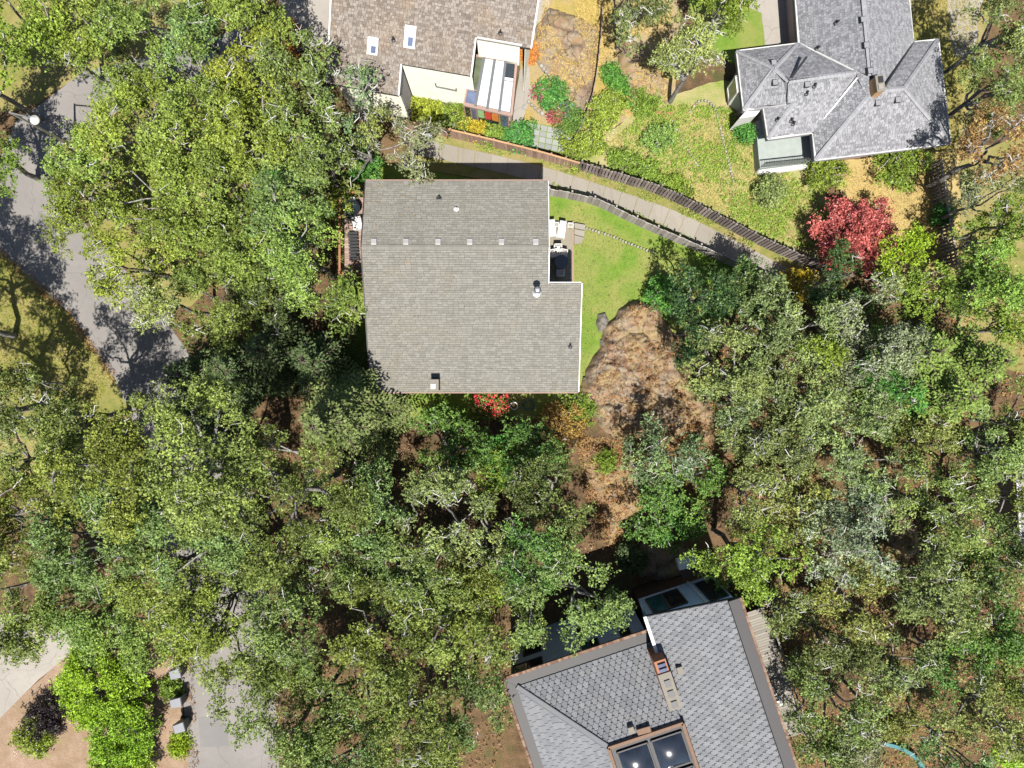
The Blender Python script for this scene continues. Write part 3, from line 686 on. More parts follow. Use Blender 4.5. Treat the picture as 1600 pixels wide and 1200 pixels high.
rel(MB().add([s0_, s1_, s1_ + V((0, 0, zr(.3) - .3)), s0_ + V((0, 0, 6.38))], [[0, 1, 2, 3]]).build('wall', M['brownwall'], None), duo)
rel(MB().add([s1_, s2_, s2_ + V((0, 0, zr(WB - .15) - .3)), s1_ + V((0, 0, zr(.3) - .3))], [[0, 1, 2, 3]]).build('wall', M['skylit_bluewall'], None), duo)
window(f(.235), f(.02), 4.5, 6.0, duo, mull=1); window(f(.66), f(.54), 4.5, 6.0, duo, mull=1); window(f(.90), f(.83), 4.5, 6.0, duo, mull=0)
window(f(.235), f(.10), 2.2, 3.6, duo, mull=0); window(f(.66), f(.54), 2.2, 3.6, duo, mull=0)
q = ub(3.3, -1.1, 0)
rel(MB().box(V((q.x, q.y, 4.75)), (1.0, .55, .5), R(12)).build('heat_pump', M['white'], None), duo)
rel(MB().box(V((q.x, q.y, 4.42)) + D * .5, (.9, .9, .1), TH).build('bracket', M['brownwall'], None), duo)
# grey deck on its east side
dk = empty('deck', ub(6, 5, 0), 'grey weathered timber deck along the east wall of the two storey house', 'deck')
for i in range(50):
    a = 3.6 + i * .155
    rel(MB().bar(ub(WB + .0, a, 2.6), ub(WB + 2.6, a, 2.6), .142, .05, random.random()).build('plank', M['greydeck'], None), dk)
for a in (3.7, 5.9, 8.4, 11): rel(MB().box(ub(WB + 2.5, a, 1.28), (.14, .14, 2.56)).build('post', M['greydeck'], None), dk)
rel(MB().bar(ub(WB + 2.55, 3.6, 3.5), ub(WB + 2.55, 11.2, 3.5), .1, .05).build('rail', M['greydeck'], None), dk)
def ladder_thing():
    m = MB(); a, b = ub(WB + 1.1, 7.3, 2.95), ub(WB + 1.5, 9.1, 2.95)
    o = empty('deck_chair', ub(WB + 1.3, 8.2, 2.63), 'white slatted lounge chair on the grey deck by the gutter', 'chair')
    for s_ in (-.25, .25): rel(MB().bar(a + U * s_, b + U * s_, .05, .05).build('side_rail', M['white'], None), o)
    for k in range(9): rel(MB().bar(a.lerp(b, k / 8) - U * .3, a.lerp(b, k / 8) + U * .3, .09, .03).build('slat', M['white'], None), o)
    for t in (.05, .95):
        for s_ in (-.25, .25): q = a.lerp(b, t) + U * s_; rel(MB().bar(q, V((q.x, q.y, 2.63)), .05, .05).build('leg', M['white'], None), o)
ladder_thing()

# ---- the brown shake house
shk = empty('house', (-3, 20, 0), 'house with weathered brown shake roof, skylights and a white panelled sunroom', 'house')
TS = R(-9.8); SU = V((math.cos(TS), math.sin(TS), 0)); SD = V((math.sin(TS), -math.cos(TS), 0))
pl0 = P(745, 61, 5.6); sl = 0.42
pln = V((-SD.x * -sl, -SD.y * -sl, 1)).normalized()      # roof falls by sl per metre along SD
camp = V((0, 0, H))
def ray(px, py, pt, nrm):
    d = P(px, py, 0) - camp; t = (pt - camp).dot(nrm) / d.dot(nrm); return camp + d * t
rp = lambda px, py: ray(px, py, pl0, pln)
def at_us(u, d):                                       # roof point u along the eave, d down the slope from pl0
    return V((pl0.x, pl0.y, pl0.z)) + SU * u + SD * d - V((0, 0, sl * d))
def us(px, py): q = rp(px, py) - pl0; return q.dot(SU), q.dot(SD)
uL, dA = us(628, 100); uR2, dB = us(726, 117); uRec, _ = us(745, 61); uE, _ = us(815, 73); uEdge, _ = us(834, 40)
uW, _ = us(516, 60); dW = (dA + dB) / 2; uC = uR2 + 0.35; DT = -7.0
main_r = [at_us(uW, DT), at_us(uW, dW), at_us(0.0, dW), at_us(0.0, 0), at_us(uEdge, 0), at_us(uEdge, DT)]
left_r = [at_us(uW, dW), at_us(uW, dW + 1.5), at_us(uL - .05, dW + 1.5), at_us(uL - .05, dW)]
rel(face('roof', [main_r, left_r], M['membrane'], None, 0.18, 0.01), shk)
sp = shingles(main_r, (at_us(uW, dW), at_us(uEdge, dW)), 0.135, 0.19, 0.028, 0.014, rnd=0.35) + shingles(left_r, (left_r[1], left_r[2]), 0.135, 0.19, 0.028, 0.014, rnd=0.35)
rel(shingle_part('roof_shakes', sp, M['shake'], None), shk)
north_r = [at_us(uW, DT), at_us(uEdge, DT), at_us(uEdge, DT - 6) - V((0, 0, 2 * sl * 6)), at_us(uW, DT - 6) - V((0, 0, 2 * sl * 6))]
rel(face('roof', [north_r], M['membrane'], None, 0.18, 0.01), shk)
for a, b in ((at_us(uEdge + .05, DT), at_us(uEdge + .05, 0)), (at_us(-.05, -.05), at_us(-.05, dW + .1)), (at_us(0, -.05), at_us(uE, -.05)), (at_us(uW - .05, DT), at_us(uW - .05, dW + 1.5)), (at_us(uL - .02, dW), at_us(uL - .02, dW + 1.5))):
    rel(MB().bar(a, b, .08, .16).build('barge_board', M['white'], None), shk)
def cwall(a, b, z0, root=shk, mat='cream', lap=0.17):
    """horizontal lap siding wall under the roof edge a-b"""
    m = MB(); a = V(a); b = V(b); d = (b - a); d.z = 0; d.normalize(); nrm = V((d.y, -d.x, 0)); z1 = min(a.z, b.z) - .05; n = max(1, int((z1 - z0) / lap))
    for i in range(n):
        za, zb = z0 + (z1 - z0) * i / n, z0 + (z1 - z0) * (i + 1) / n
        A, B = V((a.x, a.y, 0)), V((b.x, b.y, 0))
        m.add([A + nrm * .03 + V((0, 0, za)), B + nrm * .03 + V((0, 0, za)), B + nrm * .008 + V((0, 0, zb)), A + nrm * .008 + V((0, 0, zb)), A + V((0, 0, za)), B + V((0, 0, za))], [[0, 1, 2, 3], [4, 5, 1, 0]])
    A, B = V((a.x, a.y, 0)), V((b.x, b.y, 0)); m.add([A + V((0, 0, z0)), B + V((0, 0, z0)), B + V((0, 0, z1 + .06)), A + V((0, 0, z1 + .06))], [[0, 1, 2, 3]])
    return rel(m.build('wall', M[mat], None), root)
cwall(at_us(uEdge - .3, DT - 5.6) - V((0, 0, 2 * sl * 5.6)), at_us(uW + .3, DT - 5.6) - V((0, 0, 2 * sl * 5.6)), 0)
cwall(at_us(uL, dW - .02), at_us(0, dW - .02), 0)
cwall(at_us(uL - .08, dW + 1.2), at_us(uL - .08, dW), 0, mat='greywall')
cwall(at_us(uW + .3, dW + 1.2), at_us(uL - .1, dW + 1.2), 0)
cwall(at_us(uW + .3, DT), at_us(uW + .3, dW + 1.2), 0); cwall(at_us(uEdge - .3, 0), at_us(uEdge - .3, DT), 0)
cwall(at_us(0.02, 0.03), at_us(uE - .1, 0.03), 3.5)
rel(MB().tube([at_us(uL + 1.7, dW + .08) - V((0, 0, 1.6)), at_us(uL + 1.7, dW + .08) - V((0, 0, 2.0)), at_us(uL + 2.9, dW + .08) - V((0, 0, 2.1)), at_us(uL + 2.9, dW + .08) - V((0, 0, 1.8))], .04).build('wall_pipe', M['alu'], None), shk)
for px, py, w, l in ((583, 72, .52, .80), (641, 58, .55, 1.05)):
    c = rp(px, py); q0 = us(px, py); m = MB(); ey = (SD - V((0, 0, sl))).normalized(); ax = (SU, ey, SU.cross(ey) * -1)
    for k in (-1, 1):
        m.box(c + SU * k * w / 2 + pln * .06, (.07, l + .07, .14), ax=ax); m.box(c + ey * k * l / 2 + pln * .06, (w - .07, .07, .14), ax=ax)
    o = rel(m.build('skylight', M['white'], None), shk); MB().box(c + pln * .07, (w - .06, l - .06, .03), ax=ax).build('pane', M['skyglass'], o)
    MB().box(c + ey * l * .22 + SU * w * .08 + pln * .09, (w * .5, l * .42, .012), ax=ax).build('blind', M['blueglass'], o)
for px, py in ((782, 51), (615, 62)):
    small_vent(shk, rp(px, py), .3, .05)
# the sunroom
def sr(px, py, z): return P(px, py, z)
T0, T1 = P(741, 87, 3.7), P(807, 97, 3.7); B0, B1 = P(725, 163, 2.75), P(799, 180, 2.75)
def sq(u, v, up=0.0): a = T0.lerp(T1, u); b = B0.lerp(B1, u); return a.lerp(b, v) + V((0, 0, up))
def srpane(u0, u1, v0, v1, mat, name='pane', up=0.0, th=0.03):
    m = MB(); q = [sq(u0, v1, up), sq(u1, v1, up), sq(u1, v0, up), sq(u0, v0, up)]; lo = [p - V((0, 0, th)) for p in q]
    m.add(q + lo, [[0, 1, 2, 3], [7, 6, 5, 4], [0, 4, 5, 1], [1, 5, 6, 2], [2, 6, 7, 3], [3, 7, 4, 0]]); return m.build(name, M[mat], None)
fr = rel(MB().bar(sq(0, 0), sq(1, 0), .14, .14).bar(sq(0, 1), sq(1, 1), .2, .16).bar(sq(0, 0), sq(0, 1), .1, .14).bar(sq(1, 0), sq(1, 1), .14, .14).build('sunroom_frame', M['deck'], None), shk)
for u in (.24, .49, .745): rel(MB().bar(sq(u, 0, .06), sq(u, 1, .06), .15, .08).build('glazing_bar', M['alu'], None), shk)
for a in ((.26, .475, .02, .95), (.505, .73, .02, .95), (.76, .965, .38, .95)): rel(srpane(*a, 'polycarb', 'roof_panel', .02), shk)
for a, mt in (((.02, .225, .03, .66), 'greenglass'), ((.02, .225, .70, .97), 'blueglass'), ((.76, .965, .04, .30), 'glass'), ((.76, .965, .31, .365), 'skyglass'), ((.25, .985, .955, .985), 'skyglass')): rel(srpane(*a, mt), shk)
rel(MB().bar(sq(.02, .68, .02), sq(.225, .68, .02), .06, .07).build('glazing_bar', M['deck'], None), shk)
F0, F1 = V((B0.x, B0.y, 0)), V((B1.x, B1.y, 0))
wl = rel(MB().add([F0, F1, F1 + V((0, 0, .5)), F0 + V((0, 0, .5))], [[0, 1, 2, 3]]).build('sunroom_wall', M['greywall'], None), shk)
for t0, t1, mt in ((.0, .13, 'glass'), (.13, .27, 'blueglass'), (.27, .42, 'greenpanel'), (.42, .57, 'redpanel'), (.57, .73, 'orange'), (.76, .93, 'blueglass')):
    a, b = F0.lerp(F1, t0 + .01), F0.lerp(F1, t1 - .01); z0 = 1.3 if mt in ('greenpanel', 'redpanel', 'orange') else .6
    rel(MB().prism([a[:2], b[:2], (b + SD * -.04)[:2], (a + SD * -.04)[:2]], z0, 2.62).build('front_pane', M[mt], None), shk)
rel(MB().prism([F0.lerp(F1, .28)[:2], F0.lerp(F1, .72)[:2], (F0.lerp(F1, .72) - SD * .04)[:2], (F0.lerp(F1, .28) - SD * .04)[:2]], .5, 1.28).build('front_pane', M['glass'], None), shk)
for t in (0, .135, .27, .745, .94, 1): rel(MB().bar(F0.lerp(F1, t) + SD * .03, F0.lerp(F1, t) + SD * .03 + V((0, 0, 2.7)), .07, .07).build('mullion', M['redwood'], None), shk)
E0 = V((T1.x, T1.y, 0))
rel(MB().add([F1, E0, E0 + V((0, 0, 3.6)), F1 + V((0, 0, 2.65))], [[0, 1, 2, 3]]).build('sunroom_wall', M['redwood'], None), shk)
G0 = V((T0.x, T0.y, 0)); rel(MB().add([G0, F0, F0 + V((0, 0, 2.65)), G0 + V((0, 0, 3.6))], [[0, 1, 2, 3]]).build('sunroom_wall', M['blueglass'], None), shk)
rel(MB().add([V((*sq(0, 1)[:2], .05)), V((*sq(1, 1)[:2], .05)), V((*sq(1, 0)[:2], .05)), V((*sq(0, 0)[:2], .05))], [[0, 1, 2, 3]]).build('sunroom_floor', M['drive'], None), shk)

# ---- the grey hipped house
hip = empty('house', (22, 18, 0), 'house with rambling grey hipped roof at the top right', 'house')
E_ = 2.5
pt = {k: P(v[0], v[1], v[2] - (2.1 if v[2] != E_ else 0)) for k, v in dict(a=(1238, -70, E_), b=(1248, 68, E_), c=(1151, 80, E_), d=(1162, 172, E_), d2=(1193, 168, 4.75), e=(1200, 217, E_), f=(1270, 207, E_), g=(1274, 250, E_), h=(1485, 224, E_), i=(1466, 62, E_), j=(1427, 66, E_), k=(1413, -70, E_),
    r1=(1343, -70, 7.2), r2=(1360, 117, 7.2), m=(1338, 113, 6.7), m2=(1339, 122, 6.7), q=(1210, 107, 6.2), q2=(1232, 127, 6.5), s=(1256, 94, 6.0), t=(1241, 160, 5.7), n=(1228, 164, 5.5), w=(1382, 135, 7.0), x=(1373, 142, 7.0), y=(1413, 138, 7.0), z=(1356, 152, 6.85)).items()}
faces_ = [('cbq', 'cb'), ('bmq2q', 'bm'), ('cqd', 'cd'), ('dqq2nd2', 'dn'), ('etnq2mm2f', 'ef'), ('d2nte', 'd2e'), ('abmr2r1', 'ab'), ('r1r2xwjk', 'jk'), ('jiyxw', 'ji'), ('ihy', 'ih'), ('hgzxy', 'hg'), ('gfm2z', 'gf'), ('mr2xzm2', 'zm2')]
import re
def keys(s_): return re.findall(r'[a-z][0-9]?', s_)
under = []; sp = []
for poly, ev in faces_:
    pp = planar([pt[k] for k in keys(poly)]); e = [pt[k] for k in keys(ev)]
    under.append(pp); sp += shingles(pp, (e[0], e[-1]), 0.14, 0.17, 0.016, 0.012, rnd=0.4)
rel(face('roof', under, M['underslate'], None, 0.14, 0.01), hip)
rel(face('roof_underlay', [[pt[k] for k in keys(p_)] for p_, _ in faces_], M['slate'], None, 0.3, 0.16), hip)
rel(shingle_part('roof_shingles', sp, M['slate'], None), hip)
for a, b in ('cq', 'bq', 'dq', ('q', 'q2'), ('q2', 'm'), ('e', 't'), ('r1', 'r2'), 'iy', 'hy', 'yx', 'gz', 'zx'):
    m = MB(); cap_line(m, pt[a], pt[b], .26, .2, .06, (0.6, 1)); rel(m.build('ridge_cap', M['slate'], None), hip)
for a, b in (('b', 'm'), ('j', 'w'), ('f', 'm2')):
    rel(MB().bar(pt[a] + V((0, 0, .05)), pt[b] + V((0, 0, .05)), .09, .03).build('valley_flashing', M['white'] if a != 'j' else M['dark'], None), hip)
for a, b in ('ab', 'cb', 'cd', ('d', 'd2'), ('d2', 'e'), 'ef', 'fg', 'gh', 'ih', 'ji', 'kj'):
    rel(MB().bar(pt[a] - V((0, 0, .03)), pt[b] - V((0, 0, .03)), .1, .12).build('gutter', M['white'], None), hip)
rel(MB().bar(pt['d2'] + V((0, 0, .06)), pt['n'] + V((0, 0, .06)), .06, .06).build('flashing', M['white'], None), hip)
rel(MB().bar(pt['q2'] + V((0, 0, .08)), pt['s'] + V((0, 0, .35)), .12, .1).build('step_flashing', M['dark'], None), hip)
def roof_z(px, py):                                    # highest roof point under a pixel
    best = None
    for pp in under:
        n = (pp[1] - pp[0]).cross(pp[2] - pp[0])
        if n.length < 1e-6: continue
        n.normalize(); q = ray(px, py, pp[0], n)
        if inside([(p.x, p.y) for p in pp], q.x, q.y) and (best is None or q.z > best.z): best = q
    return best or P(px, py, 5.5)
for px, py in ((1347, 32), (1352, 72), (1358, 112), (1208, 99), (1210, 130), (1260, 133), (1370, 162), (1401, 157)):
    c = roof_z(px, py); o = rel(MB().box(c + V((0, 0, .08)), (.3, .3, .2), .1).build('roof_vent', M['dark'], None), hip)
    MB().box(c + V((-.02, -.03, .19)), (.27, .27, .05), .1).build('vent_top', M['slate'], o)
for px, py in ((1307, 36), (1277, 76), (1272, 134), (1260, 146), (1215, 187), (1236, 188), (1239, 193)): small_vent(hip, roof_z(px, py), .3, .05)
c = roof_z(1366, 138); c.z = 4.8                       # chimney
o = rel(MB().box(c + V((.0, .0, .2)), (.42, .85, 1.0), R(8)).build('chimney', M['cedar'], None), hip)
MB().box(c + V((.0, .0, .73)), (.46, .9, .06), R(8)).build('chimney_cap', M['mortarcap'], o); MB().box(c + V((0, .2, .78)), (.26, .34, .06), R(8)).build('flue', M['dark'], o); MB().box(c + V((0, -.2, .78)), (.26, .26, .08), R(8)).build('flue', M['stone'], o)
cen = V((pt['m'].x, pt['m'].y, 0))
def inset(ks, by=.35):
    pts_ = [V((pt[k].x, pt[k].y, 0)) for k in ks]; n = len(pts_); out = []
    for i in range(n):
        a, b, c = pts_[i - 1], pts_[i], pts_[(i + 1) % n]; d1 = (b - a).normalized(); d2_ = (c - b).normalized()
        n1 = V((d1.y, -d1.x, 0)); n2 = V((d2_.y, -d2_.x, 0)); bis = (n1 + n2).normalized(); out.append(b + bis * by / max(.35, bis.dot(n1)))
    return out
ring = inset(['a', 'k', 'j', 'i', 'h', 'g', 'f', 'e', 'd2', 'd', 'c', 'b'], .5)
m = MB()
for i in range(len(ring)):
    a, b = ring[i], ring[(i + 1) % len(ring)]; m.add([a, b, b + V((0, 0, 2.45)), a + V((0, 0, 2.45))], [[3, 2, 1, 0]])
rel(m.build('wall', M['pinkwall'], None), hip)
wc, wd = ring[10], ring[9]
bay = [wc.lerp(wd, .22), wc.lerp(wd, .36) + V((-.55, 0, 0)), wc.lerp(wd, .72) + V((-.55, 0, 0)), wc.lerp(wd, .86)]
rel(MB().prism([p[:2] for p in bay], .2, 2.3).build('bay', M['white'], None), hip)
window(bay[1][:2], bay[2][:2], 0.6, 2.1, hip, 'tealglass', 'white', 0)
window(bay[0][:2], bay[1][:2], 0.6, 2.1, hip, 'glass', 'white', 0)
p0 = P(1163, 186, 2.2)
rel(MB().prism([P(1166, 173, 2.2)[:2], P(1190, 170, 2.2)[:2], P(1181, 181, 2.0)[:2], P(1155, 185, 2.0)[:2]], 0, [2.3, 2.3, 2.0, 2.0]).build('porch_wall', M['white'], None), hip)
# terrace
tz = 0.9
ter = empty('terrace', P(1220, 240, 0), 'pale grey green terrace below the hipped house with metal railing', 'terrace')
rel(MB().prism([P(1181, 190, tz)[:2], P(1205, 180, tz)[:2], P(1268, 200, tz)[:2], P(1272, 252, tz)[:2], P(1187, 263, tz)[:2]], 0, tz).build('deck_surface', M['vinyl'], None), ter)
ra, rb = P(1187, 262, tz), P(1262, 254, tz)
rel(MB().bar(ra + V((0, 0, .95)), rb + V((0, 0, .95)), .06, .05).build('rail', M['dark'], None), ter)
for i in range(30): q = ra.lerp(rb, i / 29); rel(MB().bar(q, q + V((0, 0, .93)), .025, .025).build('baluster', M['dark'], None), ter)
sw_ = empty('stone_wall', P(1225, 268, 0), 'low pale stone wall below the grey green terrace', 'wall')
for i in range(12):
    q = P(1188, 268).lerp(P(1262, 258), i / 11)
    rel(MB().lathe(V((q.x, q.y, 0)), [(.26, 0), (.33, .2), (.28, .42), (.12, .52)], 7, random.uniform(.6, 1)).build('stone', M['white'], None), sw_)

# ---- a neighbour's roof peeping in at the right edge
nb = empty('house', P(1660, 780), 'pale grey metal roof almost hidden by oaks at the right edge', 'house')
a, b, c, d = P(1588, 725, 3.6), P(1710, 712, 3.6), P(1722, 835, 3.6), P(1596, 848, 3.6); r1, r2 = (a + b) / 2 + V((0, 0, 1.4)), (c + d) / 2 + V((0, 0, 1.4))
rel(face('roof', [[a, r1, r2, d], [r1, b, c, r2]], M['greywall'], None, .12), nb)
m = MB()
for i in range(14):
    q0, q1 = a.lerp(d, i / 13), r1.lerp(r2, i / 13); m.bar(q0 + V((0, 0, .03)), q1 + V((0, 0, .03)), .04, .05)
rel(m.build('roof_seams', M['greywall'], None), nb)
rel(MB().bar(a - V((.04, 0, .02)), d - V((.04, 0, .02)), .1, .12).build('gutter', M['white'], None), nb)
m = MB(); q = [V((p.x, p.y, 0)) for p in (a, b, c, d)]; ctr = sum(q, V()) / 4; q = [p.lerp(ctr, .1) for p in q]
rel(m.prism([p[:2] for p in q], 0, 3.5).build('wall', M['greywall'], None), nb)

# ---------------------------------------------------------------- fences
def board_mesh(name, w, t, h, material, tone, pointed=False):
    m = MB()
    if pointed: m.add([(-w/2, -t/2, 0), (w/2, -t/2, 0), (w/2, t/2, 0), (-w/2, t/2, 0), (-w/2, -t/2, h - w*.3), (w/2, -t/2, h - w*.3), (w/2, t/2, h - w*.3), (-w/2, t/2, h - w*.3), (0, -t/2, h), (0, t/2, h)],
        [[3, 2, 1, 0], [0, 1, 5, 8, 4], [1, 2, 6, 5], [2, 3, 7, 9, 6], [3, 0, 4, 7], [5, 6, 9, 8], [4, 8, 9, 7]], tone)
    else: m.box((0, 0, h / 2), (w, t, h), tone=tone)
    o = m.build(name, material); me = o.data; bpy.data.objects.remove(o); return me
def fence(name, label, pts, h, pitch, w, t, mat, cap=None, rail=True, lean=0.0, wob=0.012, pointed=False):
    line = resample(polyline(pts, 12), pitch); root = empty(name, line[len(line) // 2], label, 'fence')
    meshes = [board_mesh('board', w, t, h, M[mat], k / 7, pointed) for k in range(8)]
    for i, p in enumerate(line[:-1]):
        d = line[i + 1] - p; rz = math.atan2(d.y, d.x); o = link('board', random.choice(meshes), root)
        o.location = p - root.location; o.rotation_euler = (random.uniform(-wob, wob) + lean, random.uniform(-wob, wob), rz + random.uniform(-wob, wob)); o.scale = (1, 1, random.uniform(.95, 1.05))
    cl = resample(line, pitch * 6)
    if line[-1] not in cl: cl.append(line[-1])
    for a, b in zip(cl[:-1], cl[1:]):
        d = (b - a).normalized(); nn = V((-d.y, d.x, 0)) * (t / 2 + .025)
        if rail:
            for z in (.3, h - .28): rel(MB().bar(a + nn + V((0, 0, z)), b + nn + V((0, 0, z)), .05, .09, random.random()).build('rail', M[mat], None), root)
            rel(MB().box(a + nn * 2.2 + V((0, 0, h / 2)), (.1, .1, h)).build('post', M[mat], None), root)
        if cap: rel(MB().bar(a + V((0, 0, h + .03)), b + d * .01 + V((0, 0, h + .03)), .10, .05, random.random()).build('cap_rail', M[cap], None), root)
    return root
fence('picket_fence', 'grey weathered board fence curving between the green lawn and the footpath', [(856, 305), (890, 311), (930, 321), (985, 347), (1050, 376), (1110, 401), (1180, 432), (1245, 460)], 1.4, .235, .222, .05, 'wood', lean=0.0)
fence('picket_fence', 'dark grey gapped board fence along the uphill side of the footpath', [(905, 266), (940, 277), (1025, 303), (1100, 339), (1180, 380), (1240, 407), (1320, 440)], 1.6, .21, .15, .05, 'darkwood')
fence('board_fence', 'reddish brown close boarded fence with an orange cap above the footpath', [(618, 198), (690, 212), (760, 228), (840, 248), (903, 266)], 1.35, .15, .142, .03, 'redwood', 'cedar')
fence('board_fence', 'thin dark fence running down the golden mossy slope', [(939, 20), (936, 70), (927, 140), (912, 190), (898, 218)], .85, .16, .15, .04, 'darkwood', None, False)
fence('board_fence', 'low dark fence beside the roof edge of the brown shake house', [(856, 20), (848, 55), (836, 90)], .5, .16, .15, .03, 'darkwood', None, False)
# ladder-like trellis fence at the right
tf = empty('trellis_fence', P(1470, 330), 'weathered grey trellis fence between the golden grass and the oak grove', 'fence')
la, lb, l2a, l2b = P(1450, 262), P(1475, 418), P(1456, 262), P(1481, 418)
for h_ in (.35, .8, 1.25):
    rel(MB().bar(la + V((0, 0, h_)), lb + V((0, 0, h_)), .07, .11, random.random()).build('rail', M['wood'], None), tf)
for i in range(30):
    q = la.lerp(lb, i / 29); rel(MB().bar(q + V((.05, 0, 0)), q + V((.05, 0, random.uniform(1.25, 1.4))), .04, .13, random.random(), V((0, 1, 0))).build('slat', M['darkwood'], None), tf)
for i in (0, .33, .66, 1): q = la.lerp(lb, i); rel(MB().box(q + V((-.06, 0, .75)), (.12, .12, 1.5)).build('post', M['wood'], None), tf)

# ---------------------------------------------------------------- stone rows, pavers, patio
def stone_row(name, label, cat, pts, size, mat, step, h=.16, tone=(.2, 1)):
    line = resample(polyline(pts, 10), step); root = empty(name, line[0], label, cat)
    for p in line:
        k = random.uniform(.7, 1.15) * size; n = random.choice((6, 7, 8)); prof = [(k * .55, -.03), (k * .62, h * .45), (k * .5, h * .9), (k * .2, h)]
        o = rel(MB().lathe((0, 0, 0), prof, n, random.uniform(*tone)).build('stone', M[mat], None), root); o.location = p - root.location; o.rotation_euler = (0, 0, random.random() * 6); o.scale = (1, random.uniform(.6, .85), 1)
stone_row('stone_edging', 'thin line of pale stones curving across the green lawn', 'edging', [(897, 352), (912, 355), (918, 358), (950, 368), (985, 382), (1022, 396)], .16, 'stone', .2, .2, (.6, 1))
stone_row('stone_edging', 'straight terrace edge of pale stones low on the dry slope', 'edging', [(1050, 190), (1068, 225), (1092, 264)], .15, 'stone', .2, .16, (.5, 1))
stone_row('stone_edging', 'long curved terrace edge of stones high on the dry slope', 'edging', [(1078, 176), (1090, 160), (1106, 160), (1118, 175), (1128, 215), (1138, 255), (1146, 288)], .16, 'stone', .21, .18, (.4, 1))
stone_row('stone_edging', 'rough grey stones around the flower bed by the paved square', 'edging', [(842, 100), (862, 125), (875, 142)], .24, 'stone', .24, .26)
stone_row('stone_edging', 'reddish flat stones at the top of the terraced slope', 'edging', [(1022, 172), (1036, 180), (1052, 176)], .3, 'brick', .25, .12)
stone_row('stone_edging', 'pale rocks tumbled beside the paved square with green joints', 'edging', [(826, 160), (838, 172), (856, 184)], .26, 'stone', .28, .22, (.5, 1))
sheet('paver_joints', [(821, 189), (900, 205), (893, 242), (818, 229)], 0.014, M['lawn'], 0.02, 31)
pav = empty('paved_square', P(860, 215), 'square of grey paving slabs with grassy green joints', 'paving')
q00, q10, q11, q01 = P(823, 190), P(899, 207), P(891, 241), P(820, 228)
for j in range(4):
    for i in range(7):
        f = lambda u, v: q00.lerp(q10, u).lerp(q01.lerp(q11, u), v)
        e = .008; u0, u1, v0, v1 = i / 7 + e, (i + 1) / 7 - e, j / 4 + e * 1.8, (j + 1) / 4 - e * 1.8
        if i == 6 and j == 0: continue
        rel(MB().prism([f(u0, v0)[:2], f(u1, v0)[:2], f(u1, v1)[:2], f(u0, v1)[:2]], 0, random.uniform(.04, .05), random.random()).build('paving_slab', M['slab'], None), pav)
pat = sheet('patio', [(855, 344), (894, 346), (894, 442), (855, 442)], 0.05, M['paver'], 0.01, 32)
tag(rel(MB().bar(P(895, 345, .05), P(895, 442, .05), .10, .12).build('timber_edging', M['deck'], None), empty('patio_edge', P(895, 390), 'orange timber edging along the east side of the patio', 'edging')))
st = empty('stone_steps', P(905, 368), 'three flat stone garden steps beside the patio chairs', 'steps')
for pts_, z in ((((897, 350), (914, 353), (913, 361), (897, 358)), .30), (((897, 359), (913, 362), (912, 371), (897, 367)), .22), (((897, 368), (912, 372), (908, 380), (903, 382), (897, 382)), .14)):
    rel(MB().prism([P(*p)[:2] for p in pts_], 0, z, random.random()).build('step', M['concrete'], None), st)

# ---------------------------------------------------------------- garden furniture
def chair(label, loc, rz, wide=.5, deep=.5, seat=.38, back=.45, mat='white', cush=True):
    o = empty('garden_chair', loc, label, 'chair', None, rz)
    for a in (-1, 1):
        for b in (-1, 1): MB().box((a * (wide / 2 - .03), b * (deep / 2 - .03), seat / 2), (.045, .045, seat)).build('leg', M[mat], o)
    MB().box((0, 0, seat), (wide, deep, .04)).build('seat', M[mat], o)
    MB().box((0, deep / 2, seat + back / 2), (wide, .04, back)).build('backrest', M[mat], o)
    for a in (-1, 1): MB().bar((a * wide / 2, -deep / 2 + .05, seat + .2), (a * wide / 2, deep / 2, seat + .2), .05, .04).build('armrest', M[mat], o)
    if cush: MB().box((0, -.02, seat + .06), (wide - .1, deep - .08, .08)).build('cushion', M['cushion'], o)
    return o
def lounger(label, loc, rz, L=.8, W=.44):
    o = empty('lounge_chair', loc, label, 'lounger', None, rz)
    for a in (-1, 1):
        MB().bar((a * W / 2, -L / 2, .3), (a * W / 2, L / 2, .3), .05, .05).build('side_rail', M['white'], o)
        for b in (-1, 1): MB().box((a * W / 2, b * (L / 2 - .05), .15), (.05, .05, .3)).build('leg', M['white'], o)
    MB().box((0, -.05, .36), (W - .03, L - .1, .09)).build('cushion', M['cushion'], o)
    MB().bar((0, L / 2 - .06, .4), (0, L / 2 + .16, .78), W - .03, .08, up=V((1, 0, 0)).cross(V((0, .2, .4))).normalized()).build('backrest', M['white'], o)
    return o
def side_table(label, loc, rz, w=.32, d=.25, h=.4):
    o = empty('side_table', loc, label, 'table', None, rz)
    for a, b, s_ in ((0, d / 2, (w, .05, .05)), (0, -d / 2, (w, .05, .05)), (w / 2, 0, (.05, d - .05, .05)), (-w / 2, 0, (.05, d - .05, .05))): MB().box((a, b, h), s_).build('frame', M['white'], o)
    MB().box((0, 0, h - .015), (w - .06, d - .06, .02)).build('table_top', M['paver'], o)
    for a in (-1, 1):
        for b in (-1, 1): MB().box((a * w / 2, b * d / 2, h / 2 - .02), (.04, .04, h - .03)).build('leg', M['white'], o)
lounger('white cushioned lounge chair in full view on the sunny patio', P(876.5, 364, .05), R(-10)); lounger('white lounge chair half hidden under the taupe roof edge', P(862, 362, .05), R(6))
side_table('small white framed table between the two lounge chairs', P(868, 353, .05), R(-4)); side_table('small white framed table at the north east corner of the patio', P(890.5, 354, .05), R(-3))
